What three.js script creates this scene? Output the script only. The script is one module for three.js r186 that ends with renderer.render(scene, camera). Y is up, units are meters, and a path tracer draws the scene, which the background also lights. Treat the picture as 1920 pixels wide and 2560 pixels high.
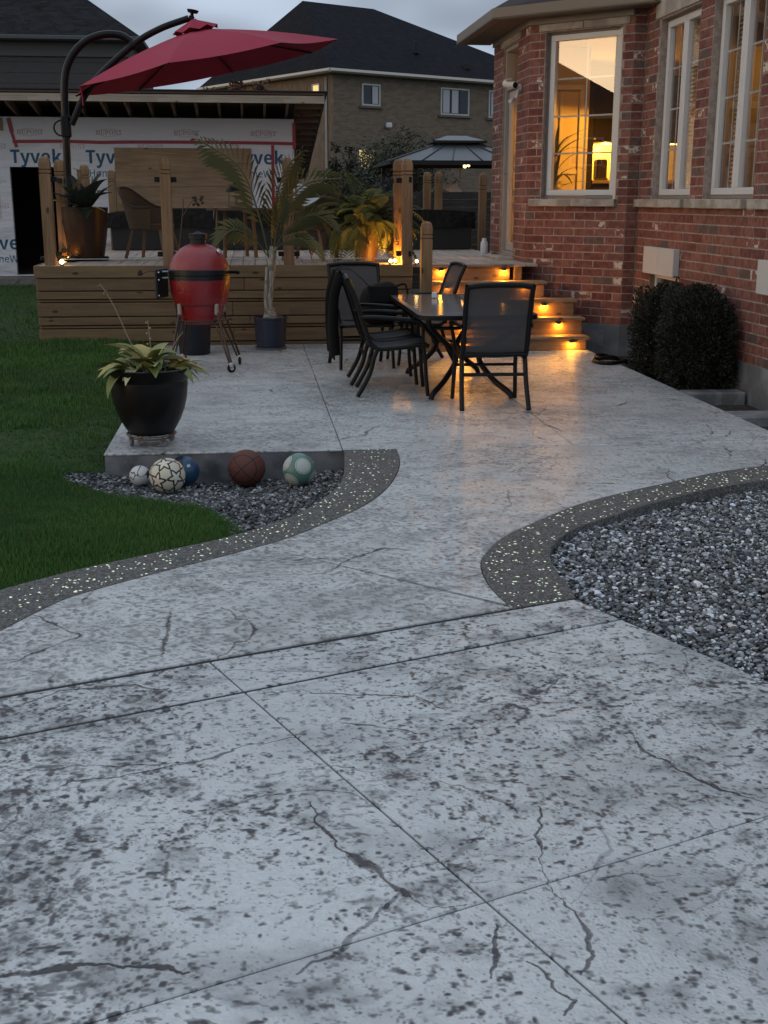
import * as THREE from 'three';
import { mergeGeometries, mergeVertices, toCreasedNormals } from 'three/addons/utils/BufferGeometryUtils.js';
import { ConvexGeometry } from 'three/addons/geometries/ConvexGeometry.js';

// ---------------------------------------------------------------- camera, sky, sun, exposure
const scene = new THREE.Scene();
const camera = new THREE.PerspectiveCamera(46.5, 768 / 1024, 0.05, 600);
camera.position.set(0, 1.62, 0);
camera.rotation.order = 'YXZ';
camera.rotation.set(-14.69 * Math.PI / 180, -6.21 * Math.PI / 180, 0.118 * Math.PI / 180);

const renderer = new THREE.WebGLRenderer({ antialias: true });
renderer.setSize(768, 1024);
renderer.toneMapping = THREE.LinearToneMapping;
renderer.toneMappingExposure = 0.75;
renderer.shadowMap.enabled = true;

// deterministic random and noise
let _s = 1;
const seed = n => { _s = n >>> 0; };
const rnd = () => { _s = (_s + 0x6D2B79F5) >>> 0; let t = Math.imul(_s ^ (_s >>> 15), 1 | _s); t = (t + Math.imul(t ^ (t >>> 7), 61 | t)) ^ t; return ((t ^ (t >>> 14)) >>> 0) / 4294967296; };
const rr = (a, b) => a + (b - a) * rnd();
const hsh = (x, y, s) => { let h = Math.imul(x, 374761393) + Math.imul(y, 668265263) + Math.imul(s, 1274126177) | 0; h = Math.imul(h ^ (h >>> 13), 1274126177); return ((h ^ (h >>> 16)) >>> 0) / 4294967296; };
const vn = (x, y, s = 0) => { const xi = Math.floor(x), yi = Math.floor(y); let fx = x - xi, fy = y - yi; fx = fx * fx * (3 - 2 * fx); fy = fy * fy * (3 - 2 * fy); const a = hsh(xi, yi, s), b = hsh(xi + 1, yi, s), c = hsh(xi, yi + 1, s), d = hsh(xi + 1, yi + 1, s); return a + (b - a) * fx + (c - a) * fy + (a - b - c + d) * fx * fy; };
const fbm = (x, y, o = 4, s = 0) => { let v = 0, a = .5, n = 0; for (let i = 0; i < o; i++) { v += a * vn(x, y, s + i * 17); n += a; a *= .5; x *= 2.03; y *= 2.03; } return v / n; };
const sst = (a, b, x) => { const t = Math.min(1, Math.max(0, (x - a) / (b - a))); return t * t * (3 - 2 * t); };
const mix = (a, b, t) => a + (b - a) * t;
const V = (x, y, z) => new THREE.Vector3(x, y, z);

{ // dusk sky: grey-blue cloud sheet, afterglow low in the west (-x)
  const W = 512, H = 256, d = new Float32Array(W * H * 4);
  for (let j = 0; j < H; j++) for (let i = 0; i < W; i++) {
    const el = ((j + .5) / H - .5) * Math.PI, ph = ((i + .5) / W - .5) * 2 * Math.PI;
    const x = Math.cos(ph) * Math.cos(el), y = Math.sin(el), z = Math.sin(ph) * Math.cos(el);
    let r, g, b;
    if (y >= 0) {
      const k = Math.pow(y, .8);
      r = mix(.42, .87, k); g = mix(.53, .97, k); b = mix(.69, 1.12, k);
      const q = 1 / (y + .12), n = fbm(x * q * 1.6 + 7, z * q * 1.6 + 3, 5, 3), n2 = fbm(x * q * .7 + 2 + y * 9, z * q * .7 - 5, 4, 9);
      const cl = .70 + .85 * sst(.36, .64, n) * (.42 + 1.1 * n2 - .25);
      r *= cl; g *= cl; b *= cl * .99;
      let az = Math.atan2(z, x) - (Math.PI - .2); while (az < -Math.PI) az += 2 * Math.PI; while (az > Math.PI) az -= 2 * Math.PI;
      const gl = Math.exp(-(az * az) / .2) * Math.exp(-y / .13) * (.55 + .75 * sst(.25, .75, fbm(az * 3 + 11, y * 26, 4, 21)));
      const g2 = .55 * Math.exp(-(az * az) / 1.6) * Math.exp(-y / .2);
      r += 10.5 * gl + g2; g += 6.9 * gl + g2 * .85; b += 3.1 * gl + g2 * .6;
    } else { r = .05; g = .055; b = .05; }
    const o = (j * W + i) * 4; d[o] = r; d[o + 1] = g; d[o + 2] = b; d[o + 3] = 1;
  }
  const t = new THREE.DataTexture(d, W, H, THREE.RGBAFormat, THREE.FloatType);
  t.mapping = THREE.EquirectangularReflectionMapping; t.magFilter = THREE.LinearFilter; t.minFilter = THREE.LinearFilter; t.needsUpdate = true;
  scene.background = t; scene.environment = t;
}
const sun = new THREE.DirectionalLight(0xffc890, 0.06);
sun.position.set(-40, 9, 8); sun.target.position.set(0, 0, -10); sun.castShadow = true; sun.shadow.radius = 30;
sun.shadow.camera.left = -30; sun.shadow.camera.right = 30; sun.shadow.camera.top = 30; sun.shadow.camera.bottom = -30; sun.shadow.camera.far = 140;
scene.add(sun, sun.target);

// ---------------------------------------------------------------- helpers
const used = new Map();
function numbered(n) { const k = used.get(n) || 0; used.set(n, k + 1); return k ? n + '_' + String(k).padStart(3, '0') : n; }
function sh(o) { o.traverse(m => { if (m.isMesh) { m.castShadow = true; m.receiveShadow = true; } }); return o; }
function thing(name, label, category, p = [0, 0, 0], ry = 0, group) {
  const o = new THREE.Group(); o.name = numbered(name); o.position.set(...p); o.rotation.y = ry;
  o.userData = { label, category }; if (group) o.userData.group = group; scene.add(o); return o;
}
function part(name, parent) { const o = new THREE.Group(); o.name = name; parent.add(o); return o; }
function mg(g) { if (!Array.isArray(g)) return g; const l = g.flat(9).map(q => { q = q.index ? q.toNonIndexed() : q; for (const k of Object.keys(q.attributes)) if (!['position', 'normal', 'uv', 'color'].includes(k)) q.deleteAttribute(k); return q; }); const hasC = l.every(q => q.attributes.color); if (!hasC) l.forEach(q => q.deleteAttribute('color')); return mergeGeometries(l); }
function obj(name, g, m, parent = scene) { const o = new THREE.Mesh(mg(g), m); o.name = parent === scene ? numbered(name) : name; o.castShadow = o.receiveShadow = true; parent.add(o); return o; }
function tag(o, label, category, group) { o.userData.label = label; o.userData.category = category; if (group) o.userData.group = group; return o; }
function struct(name, g, m, label, cat) { const o = g ? obj(name, g, m) : (() => { const q = new THREE.Group(); q.name = numbered(name); scene.add(q); return q; })(); o.userData = { kind: 'structure', label, category: cat }; return o; }
function dup(src, p, ry, label) { const c = src.clone(); c.name = numbered(src.name.replace(/_\d{3}$/, '')); c.userData = { ...src.userData, label: label || src.userData.label }; c.position.set(...p); c.rotation.y = ry; scene.add(c); return c; }

function T(g, p = [0, 0, 0], r = [0, 0, 0], s) { const m = new THREE.Matrix4().compose(V(...p), new THREE.Quaternion().setFromEuler(new THREE.Euler(...r)), s ? V(...s) : V(1, 1, 1)); g.applyMatrix4(m); return g; }
function boxUV(g, axis = -1, ou = 0, ov = 0) { // uv in metres, u along the grain axis
  g = g.index ? g.toNonIndexed() : g; g.computeBoundingBox(); const b = g.boundingBox, e = [b.max.x - b.min.x, b.max.y - b.min.y, b.max.z - b.min.z];
  if (axis < 0) axis = e.indexOf(Math.max(...e));
  const p = g.attributes.position, n = g.attributes.normal, uv = new Float32Array(p.count * 2);
  for (let i = 0; i < p.count; i++) {
    const q = [p.getX(i), p.getY(i), p.getZ(i)], m = [Math.abs(n.getX(i)), Math.abs(n.getY(i)), Math.abs(n.getZ(i))], k = m.indexOf(Math.max(...m));
    let a, c; if (k === axis) { a = (k + 1) % 3; c = (k + 2) % 3; } else { a = axis; c = 3 - axis - k; }
    uv[2 * i] = q[a] + ou; uv[2 * i + 1] = q[c] + ov;
  }
  g.setAttribute('uv', new THREE.BufferAttribute(uv, 2)); return g;
}
const bx = (w, h, d, x = 0, y = 0, z = 0, r) => { const g = boxUV(new THREE.BoxGeometry(w, h, d), -1, rnd() * 5, rnd() * 5); return T(g, [x, y, z], r); };
function cb(w, h, d, x = 0, y = 0, z = 0, c = .006, r, axis = -1) { // chamfered box
  c = Math.min(c, w * .45, h * .45, d * .45); const pts = [];
  for (const a of [-1, 1]) for (const b of [-1, 1]) for (const e of [-1, 1]) { const X = a * w / 2, Y = b * h / 2, Z = e * d / 2; pts.push(V(X - a * c, Y - b * c, Z), V(X - a * c, Y, Z - e * c), V(X, Y - b * c, Z - e * c)); }
  const g = new ConvexGeometry(pts); g.computeVertexNormals(); const l = [w, h, d];
  return T(boxUV(g, axis < 0 ? l.indexOf(Math.max(...l)) : axis, rnd() * 5, rnd() * 5), [x, y, z], r);
}
const cyl = (r0, r1, h, x = 0, y = 0, z = 0, n = 16, r) => T(new THREE.CylinderGeometry(r1, r0, h, n).toNonIndexed(), [x, y, z], r);
const sph = (r, x = 0, y = 0, z = 0, n = 12) => T(new THREE.SphereGeometry(r, n * 2, n).toNonIndexed(), [x, y, z]);
const lathe = (pts, n = 40, x = 0, y = 0, z = 0) => { let g = new THREE.LatheGeometry(pts.map(p => new THREE.Vector2(p[0], p[1])), n); return T(toCreasedNormals(g, .6), [x, y, z]); };
function tube(pts, r, seg = 24, n = 8, tension = .5) { const c = new THREE.CatmullRomCurve3(pts.map(p => V(...p)), false, 'catmullrom', tension); return new THREE.TubeGeometry(c, seg, r, n, false).toNonIndexed(); }
function bar(a, b, r, n = 8) { const A = V(...a), B = V(...b), d = B.clone().sub(A), g = new THREE.CylinderGeometry(r, r, d.length(), n).toNonIndexed(); const q = new THREE.Quaternion().setFromUnitVectors(V(0, 1, 0), d.normalize()); g.applyMatrix4(new THREE.Matrix4().compose(A.clone().add(B).multiplyScalar(.5), q, V(1, 1, 1))); return g; }
function sqbar(a, b, w, h) { const A = V(...a), B = V(...b), d = B.clone().sub(A), g = boxUV(new THREE.BoxGeometry(w, d.length(), h)); const q = new THREE.Quaternion().setFromUnitVectors(V(0, 1, 0), d.normalize()); g.applyMatrix4(new THREE.Matrix4().compose(A.clone().add(B).multiplyScalar(.5), q, V(1, 1, 1))); return g; }
function tris(list) { // list of polygons (arrays of [x,y,z]), fan triangulated, flat normals
  const p = []; for (const q of list) for (let i = 1; i < q.length - 1; i++) p.push(...q[0], ...q[i], ...q[i + 1]);
  const g = new THREE.BufferGeometry(); g.setAttribute('position', new THREE.Float32BufferAttribute(p, 3)); g.computeVertexNormals(); return boxUV(g, 0);
}
function prism(poly, y0, y1, bev = 0) { // poly: [x,z] list -> solid between y0 and y1, uv = world x,z on top
  const s = new THREE.Shape(poly.map(p => new THREE.Vector2(p[0], -p[1])));
  const g = new THREE.ExtrudeGeometry(s, { depth: y1 - y0 - bev * 2, bevelEnabled: bev > 0, bevelSize: bev, bevelOffset: -bev, bevelThickness: bev, bevelSegments: 1 });
  T(g, [0, 0, 0], [-Math.PI / 2, 0, 0]); T(g, [0, y0 + bev, 0]); return boxUV(g, 0);
}
function uvWin(g, x0, z0, w, d) { const p = g.attributes.position, u = g.attributes.uv; for (let i = 0; i < p.count; i++) u.setXY(i, (p.getX(i) - x0) / w, (p.getZ(i) - z0) / d); return g; }
// textures
function tex(w, h, fn, srgb = true, rep) {
  const d = new Uint8Array(w * h * 4);
  for (let j = 0; j < h; j++) for (let i = 0; i < w; i++) { const c = fn(i, j), o = (j * w + i) * 4; for (let k = 0; k < 3; k++) { let v = Math.min(1, Math.max(0, c[k])); if (srgb) v = v <= .0031308 ? v * 12.92 : 1.055 * Math.pow(v, 1 / 2.4) - .055; d[o + k] = v * 255; } d[o + 3] = 255; }
  const t = new THREE.DataTexture(d, w, h); if (srgb) t.colorSpace = THREE.SRGBColorSpace; t.magFilter = THREE.LinearFilter; t.minFilter = THREE.LinearMipmapLinearFilter; t.generateMipmaps = true;
  t.wrapS = t.wrapT = THREE.RepeatWrapping; if (rep) t.repeat.set(rep[0], rep[1]); t.needsUpdate = true; return t;
}
const C = (r, g, b) => new THREE.Color().setRGB(r, g, b);
const M = (r, g, b, rough = .8, o = {}) => new THREE.MeshStandardMaterial({ color: C(r, g, b), roughness: rough, side: THREE.DoubleSide, ...o });
const P = (r, g, b, rough = .5, o = {}) => new THREE.MeshPhysicalMaterial({ color: C(r, g, b), roughness: rough, side: THREE.DoubleSide, ...o });
const K = (v, rough = .5, o = {}) => new THREE.MeshPhysicalMaterial({ color: C(v, v, v * 1.05), roughness: rough, specularIntensity: .45, side: THREE.DoubleSide, ...o });
const _nb = new Map();
const glowM = (r, g, b, k) => new THREE.MeshStandardMaterial({ color: C(.6, .5, .35), emissive: C(r, g, b), emissiveIntensity: k, roughness: .5 });
function woodTex(a, b, s, knots = true) {
  const col = [], W = 1024, H = 512; // 2 m x 1 m
  const kn = []; seed(s * 31 + 5); for (let i = 0; i < 9; i++) kn.push([rnd() * 2, rnd(), rr(.012, .022)]);
  const f = (i, j) => { const x = i / W * 2, y = j / H; let dk = 0, yy = y; if (knots) for (const k of kn) { const dx = (x - k[0]) * .45, dy = y - k[1], r = Math.hypot(dx, dy); dk = Math.max(dk, 1 - sst(k[2] * .5, k[2], r)); yy += dy * .9 * Math.exp(-r * r / (k[2] * k[2] * 5)); } const g = fbm(x * 3 + s, yy * 60, 4, s), g2 = fbm(x * 1.2, yy * 11, 3, s + 40), g3 = vn(x * 40, yy * 300, s + 3); const st = fbm(x * 2.2 + 9, y * 3.1, 3, s + 71); return [g * .55 + g2 * .35 + g3 * .1, dk, st]; };
  const map = tex(W, H, (i, j) => { const [g, k, st] = f(i, j), t = sst(.25, .75, g); const d = (1 - .72 * k) * (.82 + .36 * st); return [0, 1, 2].map(q => mix(a[q], b[q], t) * d); }, true, [.5, 1]);
  const bump = tex(W / 2, H, (i, j) => { const [g, k] = f(i * 2, j); const v = g * .8 + k * .2; return [v, v, v]; }, false, [.5, 1]);
  return { map, bumpMap: bump, bumpScale: .0015 };
}
const noiseTex = (a, b, sc, s, n = 512) => tex(n, n, (i, j) => { const v = fbm(i / n * sc, j / n * sc, 5, s), t = sst(.25, .75, v); return [0, 1, 2].map(q => mix(a[q], b[q], t)); });
const noiseBump = (sc, s, n = 512, rep) => { const k = Math.round(Math.log2(sc)) + '_' + n + '_' + rep; if (!_nb.has(k)) _nb.set(k, tex(n, n, (i, j) => { const v = fbm(i / n * sc, j / n * sc, 5, s); return [v, v, v]; }, false, rep)); return _nb.get(k); };
console.log('helpers ok');
// ---------------------------------------------------------------- ground, slabs, borders, lawn
const gy = (x, z) => { const f = -.03 - .17 * Math.exp(-((x + .2) ** 2 / 1.0 + (z + 7.7) ** 2 / .8)); return f + .022 * Math.max(0, -z - 9.5) * sst(-.9, -1.6, x); };
struct('ground', prism([[-260, 120], [260, 120], [260, -300], [-260, -300]], -.6, -.34), M(.035, .045, .022, 1), 'dark earth and grass reaching to the horizon', 'ground');

// stamped concrete: light sealer coat with dark release left in the recesses of the stamp
const fissN = [[[-0.72,-3.03],[-0.56,-3.19],[-0.37,-3.24],[-0.21,-3.29],[-0.04,-3.38],[0.1,-3.43]],[[0.12,-3.01],[0.13,-2.88],[0.19,-2.76],[0.26,-2.64],[0.32,-2.54],[0.38,-2.47],[0.47,-2.46]],[[1.14,-3.32],[1.15,-3.22],[1.19,-3.1],[1.25,-3.0],[1.33,-2.91],[1.39,-2.87]],[[0.74,-2.92],[0.71,-2.7],[0.68,-2.55],[0.71,-2.43],[0.73,-2.32],[0.71,-2.25],[0.67,-2.19]],[[0.51,-2.38],[0.5,-2.27],[0.46,-2.18]],[[0.57,-2.24],[0.6,-2.15],[0.64,-2.11],[0.6,-2.06]],[[0.7,-3.58],[0.82,-3.62],[0.96,-3.71],[1.04,-3.8]],[[0.24,-3.5],[0.38,-3.47],[0.48,-3.42]],[[-0.58,-2.3],[-0.43,-2.32],[-0.29,-2.32],[-0.17,-2.28]],[[-0.82,-3.74],[-0.66,-3.87],[-0.49,-3.9],[-0.29,-3.82]],[[0.28,-5.08],[0.38,-5.25],[0.59,-5.46],[0.74,-5.4]],[[-0.37,-4.26],[-0.36,-4.49],[-0.36,-4.65]],[[-0.16,-4.69],[-0.04,-4.45],[-0.01,-4.25]],[[-0.59,-3.99],[-0.54,-4.21]],[[-0.9,-4.65],[-0.68,-4.39]],[[-0.01,-3.77],[0.13,-3.79],[0.25,-3.74],[0.51,-3.69],[0.59,-3.59]]];
seed(77);
for (let i = 0; i < 46; i++) { let x = rr(-1, 4), z = rr(-13.6, -5), a = rr(0, 6.28); const l = []; for (let k = 0; k < 5; k++) { l.push([x, z]); a += rr(-.5, .5); x += Math.cos(a) * .13; z += Math.sin(a) * .13; } fissN.push(l); }
for (let i = 0; i < 34; i++) { let x = rr(-1.1, 1.9), z = rr(-5.4, -1.9), a = rr(-.9, .9) + (rnd() < .25 ? 1.5 : 0), da = rr(-.28, .28); const l = []; for (let k = 0; k < 7; k++) { l.push([x, z]); a += da + rr(-.25, .25); x += Math.cos(a) * .085; z += Math.sin(a) * .06; } l.f = rr(.35, .75); fissN.push(l); }
function concreteTex(x0, z0, w, d, W, H, warmth, amt, base, bsc) {
  const fb = new Float32Array(W * H), sx = W / w, sz = H / d; // fissure ink
  for (const l of fissN) for (let k = 0; k < l.length - 1; k++) {
    const [ax, az] = l[k], [bx_, bz] = l[k + 1], n = Math.ceil(Math.hypot(bx_ - ax, bz - az) * Math.max(sx, sz));
    for (let q = 0; q < n; q++) { const t = q / n, wx = mix(ax, bx_, t), wz = mix(az, bz, t), jx = (fbm(wx * 16, wz * 16, 5, 5) - .5) * .05, jz = (fbm(wx * 16, wz * 16, 5, 8) - .5) * .05; const tp = Math.sin(Math.PI * Math.min(1, Math.max(.06, (k + t + .25) / (l.length - .5)))); const rad = .001 + .027 * Math.pow(fbm(wx * 13, wz * 13, 4, 33), 2.6) * tp * sst(.25, .45, vn(wx * 8, wz * 8, 12)); const cx = (wx + jx - x0) * sx, cz = (wz + jz - z0) * sz, R = Math.max(.6, rad * sx * (l.f ? .8 : 1)), fk = l.f || 1; for (let j = Math.floor(cz - R); j <= cz + R; j++) for (let i = Math.floor(cx - R); i <= cx + R; i++) { if (i < 0 || j < 0 || i >= W || j >= H) continue; const dd = Math.hypot(i - cx, j - cz) / R; if (dd < 1) fb[j * W + i] = Math.max(fb[j * W + i], (1 - dd * dd * .6) * fk); } }
  }
  const col = new Uint8Array(W * H * 4), hb = new Uint8Array(W * H * 4), rb = new Uint8Array(W * H * 4), enc = v => { v = Math.min(1, Math.max(0, v)); return 255 * (v <= .0031308 ? v * 12.92 : 1.055 * Math.pow(v, 1 / 2.4) - .055); };
  for (let j = 0; j < H; j++) for (let i = 0; i < W; i++) {
    const x = x0 + (i + .5) / sx, z = z0 + (j + .5) / sz;
    const wx = x + .05 * (fbm(x * 5, z * 5, 2, 91) - .5), wz = z + .05 * (fbm(x * 5, z * 5, 2, 92) - .5);
    const cl = fbm(wx * 1.35, wz * 1.35, 3, 1) - .5, fine = vn(x * 170, z * 170, 6), amp = .55 + .7 * vn(wx * 9, wz * 11, 78);
    const fA = fbm(wx * 8, wz * 10, 5, 2), fB = .62 * vn(wx * 50, wz * 56, 3) + .38 * vn(wx * 112, wz * 125, 4), fD = .6 * vn(wx * 82, wz * 90, 5) + .4 * vn(wx * 165, wz * 175, 9), fC = fbm(wx * 3.2, wz * 4.4, 5, 14);
    const tA = .52 - .35 * cl, tB = .535 - .34 * cl - .12 * (fA - .5), A = sst(tA - .02, tA + .22, fA) * .5, B = Math.max(sst(tB - .03, tB + .30, fB) * Math.min(1, amp * 1.1), sst(tB + .05, tB + .34, fD) * .6);
    const ws = sst(.48, .75, fC) * .34 * (.7 + .6 * fine);
    const s = 1 - (1 - A * (.35 + 1.1 * fB)) * (1 - B);
    const dk = Math.min(1, (1 - (1 - s) * (1 - ws)) * amt + fb[j * W + i] * .85);
    const bl = .80 + .34 * fbm(x * .8, z * .8, 4, 50) + .12 * (fine - .5) + .1 * (vn(x * 55, z * 55, 8) - .5);
    const L = [.525 * bl * base * (1 + warmth), .555 * bl * base, .565 * bl * base * (1 - warmth)], D = [.06, .057, .063], o = (j * W + i) * 4;
    for (let k = 0; k < 3; k++) col[o + k] = enc(mix(L[k], D[k], dk));
    const h = .55 + .28 * (fbm(wx * 11, wz * 16, 3, 60) - .5) + .5 * (fbm(wx * 2.6, wz * 3.4, 2, 66) - .5) + .08 * (fine - .5) - .32 * s - .45 * fb[j * W + i];
    hb[o] = hb[o + 1] = hb[o + 2] = 255 * Math.min(1, Math.max(0, h)); const rg = .31 + .3 * dk + .16 * (fbm(x * 3, z * 3, 3, 81) - .5); rb[o] = rb[o + 1] = rb[o + 2] = 255 * rg; col[o + 3] = hb[o + 3] = rb[o + 3] = 255;
  }
  const mk = (a, srgb) => { const t = new THREE.DataTexture(a, W, H); if (srgb) t.colorSpace = THREE.SRGBColorSpace; t.magFilter = THREE.LinearFilter; t.minFilter = THREE.LinearMipmapLinearFilter; t.generateMipmaps = true; t.wrapS = t.wrapT = THREE.MirroredRepeatWrapping; t.needsUpdate = true; return t; };
  return new THREE.MeshStandardMaterial({ map: mk(col, true), bumpMap: mk(hb, false), bumpScale: bsc, roughnessMap: mk(rb, false), roughness: 1, side: THREE.DoubleSide });
}
const winN = [-1.4, -5.2, 3.6, 3.6], winF = [-1.1, -14, 5.4, 9.6];
const mNear = concreteTex(...winN, 2048, 2048, -.0, 1, 1, .016), mFar = concreteTex(...winF, 1152, 2048, .015, .7, 1.0, .026);
const mEdge = M(1, 1, 1, .9, { bumpMap: noiseBump(9, 3), bumpScale: .012, map: noiseTex([.06, .062, .066], [.17, .172, .18], 7, 4) });
console.log('concrete tex');

function splitPoly(poly, a, b, gap) { // by the line a-b, both halves pulled back by gap/2
  const nx = -(b[1] - a[1]), nz = b[0] - a[0], l = Math.hypot(nx, nz), out = [];
  for (const s of [1, -1]) {
    const dist = p => s * ((p[0] - a[0]) * nx + (p[1] - a[1]) * nz) / l - gap / 2, r = [];
    for (let i = 0; i < poly.length; i++) { const p = poly[i], q = poly[(i + 1) % poly.length], dp = dist(p), dq = dist(q); if (dp >= 0) r.push(p); if ((dp >= 0) !== (dq >= 0)) { const t = dp / (dp - dq); r.push([mix(p[0], q[0], t), mix(p[1], q[1], t)]); } }
    if (r.length > 2) out.push(r);
  }
  return out;
}
function slab(name, label, polys, y0, y1, mat, win, cuts, gap = .006) {
  const s = struct(name, null, null, label, 'paving');
  for (const [a, b, g] of cuts) polys = polys.flatMap(p => splitPoly(p, a, b, g || gap));
  for (const p of polys) { const g = prism(p, y0, y1, .004); obj('slab_panel', uvWin(g, ...win), mat, s); }
  return s;
}
const Lo = [[.58,-7.795],[.54,-7.26],[.49,-6.88],[.37,-6.49],[.2,-6.15],[0,-5.89],[-.2,-5.7],[-.4,-5.56],[-.6,-5.42],[-.8,-5.28],[-.96,-5.14],[-1.11,-5],[-1.4,-4.68],[-1.7,-4.2]];
const Li = [[.93,-7.795],[.9,-7.36],[.81,-6.91],[.68,-6.52],[.53,-6.22],[.34,-5.95],[.14,-5.69],[-.04,-5.52],[-.28,-5.32],[-.48,-5.16],[-.71,-4.96],[-.83,-4.83],[-.93,-4.65],[-1.01,-4.49],[-1.2,-4.15],[-1.36,-3.67]];
const Ro = [[4.3,-7.3],[3.6,-7.18],[3.21,-7.06],[2.85,-6.92],[2.45,-6.68],[2.1,-6.46],[1.75,-6.2],[1.41,-5.84],[1.21,-5.6],[1.07,-5.33],[1.01,-5.15],[.99,-4.91],[1,-4.72],[1.03,-4.545]];
const Ri = [[4.3,-6.95],[3.6,-6.82],[3.04,-6.66],[2.69,-6.52],[2.42,-6.36],[2.13,-6.16],[1.86,-5.94],[1.62,-5.73],[1.47,-5.53],[1.37,-5.3],[1.33,-5.05],[1.33,-4.78],[1.32,-4.65]];
const sm = l => new THREE.SplineCurve(l.map(p => new THREE.Vector2(...p))).getPoints(l.length * 4).map(p => [p.x, p.y]);
const sLo = sm(Lo), sLi = sm(Li), sRo = sm(Ro), sRi = sm(Ri);
const tl = x => -3.837 + (x + .88) * (-.806 / 2.19); // joint between walk and near slab
// near slab
slab('driveway_slab', 'pale stamped concrete slab with two crossing saw cuts, beside grey gravel', [[[-2.6, tl(-2.6) + .014], [1.305, tl(1.305) + .014], [3.9, .86], [3.9, 2.5], [-2.6, 2.5]]], -.16, 0, mNear, winN,
  [[[-.816, -3.508], [1.175, -4.276], .020], [[-.807, -3.472], [1.184, -4.240], .006], [[1.175, -4.276], [1.58, -3.309], .004], [[-.177, -4.055], [.517, -2.479]], [[-.38, -2.13], [1.36, -2.803]]]);
{ const d = scene.getObjectByName('driveway_slab'), fm = M(.028, .028, .03, .95), ln = (a, b, w, y) => { const nx = -(b[1] - a[1]), nz = b[0] - a[0], l = Math.hypot(nx, nz), ox = nx / l * w / 2, oz = nz / l * w / 2; obj('joint_filler', prism([[a[0] + ox, a[1] + oz], [b[0] + ox, b[1] + oz], [b[0] - ox, b[1] - oz], [a[0] - ox, a[1] - oz]], -.1, y), fm, d); }; ln([-1.36, tl(-1.36) - .002], [1.30, tl(1.30) - .002], .0315, -.007); ln([-2.0, -3.051], [1.173, -4.275], .0195, -.006); }
// walk: between the two borders
{
  const poly = [[-1.36, tl(-1.36) - .018], ...sLi.slice().reverse().map(p => [p[0] + .003, p[1]]).slice(1), [3.70, -7.795], [4.3, -7.795], ...sRo.map(p => [p[0] - .003, p[1] - .002]), [1.04, tl(1.04) - .018]];
  slab('walkway', 'pale stamped concrete walk curving between two dark borders', [poly], -.16, 0, mFar, winF, [[[.092, -5.663], [1.022, -5.198]]], .004);
}
// patio
slab('patio', 'pale stamped concrete patio in front of the deck', [[[-1.0, -13.83], [3.70, -13.83], [3.70, -7.807], [-1.0, -7.807]]], -.012, .002, mFar, winF, [[[.56, -13], [.57, -8]], [[2.15, -13], [2.15, -8]], [[-1, -8.06], [4, -8.06], .004]]);
obj('patio_edge', prism([[-.995, -13.8], [3.695, -13.8], [3.695, -7.812], [-.995, -7.812]], -.34, -.013), mEdge).userData = { kind: 'structure', label: 'rough dark cast side of the patio slab', category: 'paving' };
// exposed aggregate borders with glow stones
const aggT = tex(1024, 1024, (i, j) => { const x = i / 1024 * 1.2, y = j / 1024 * 1.2; const n = vn(x * 150, y * 150, 4), m = vn(x * 90, y * 90, 5), f = vn(x * 300, y * 300, 6), c = hsh(Math.floor(x * 130 + n), Math.floor(y * 130 + m), 3); const v = .022 + .085 * n * m * 2 + .085 * c * c * c + .02 * f; return [v * 1.03, v, v * .95]; }, true, [1 / 1.2, 1 / 1.2]);
const aggB = tex(1024, 1024, (i, j) => { const x = i / 1024 * 1.2, y = j / 1024 * 1.2, n = vn(x * 150, y * 150, 4) * .6 + .4 * vn(x * 300, y * 300, 6); return [n, n, n]; }, false, [1 / 1.2, 1 / 1.2]);
const mAgg = new THREE.MeshStandardMaterial({ map: aggT, bumpMap: aggB, bumpScale: .006, roughness: .75, side: THREE.DoubleSide });
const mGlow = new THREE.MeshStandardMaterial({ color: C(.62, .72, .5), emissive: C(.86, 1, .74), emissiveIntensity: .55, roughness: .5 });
function border(label, o, i, s0) {
  const b = struct('aggregate_border', null, null, label, 'border');
  obj('border_strip', prism([...o, ...i.slice().reverse()], -.17, .001, .003), mAgg, b);
  seed(s0); const gs = []; const at = (l, t) => { const k = Math.min(l.length - 2, Math.floor(t * (l.length - 1))), f = t * (l.length - 1) - k; return [mix(l[k][0], l[k + 1][0], f), mix(l[k][1], l[k + 1][1], f)]; };
  const base = new THREE.IcosahedronGeometry(1, 1); 
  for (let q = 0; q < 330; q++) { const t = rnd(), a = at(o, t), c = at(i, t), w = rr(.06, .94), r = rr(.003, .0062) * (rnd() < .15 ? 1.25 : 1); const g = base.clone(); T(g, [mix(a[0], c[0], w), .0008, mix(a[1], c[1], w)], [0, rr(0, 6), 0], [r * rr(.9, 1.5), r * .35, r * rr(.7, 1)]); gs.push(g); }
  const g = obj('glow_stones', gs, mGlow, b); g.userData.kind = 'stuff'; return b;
}
border('dark pebbled border with glowing stones along the lawn', sLo, sLi, 5);
border('dark pebbled border with glowing stones around the large gravel bed', sRo, sRi, 9);

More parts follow.
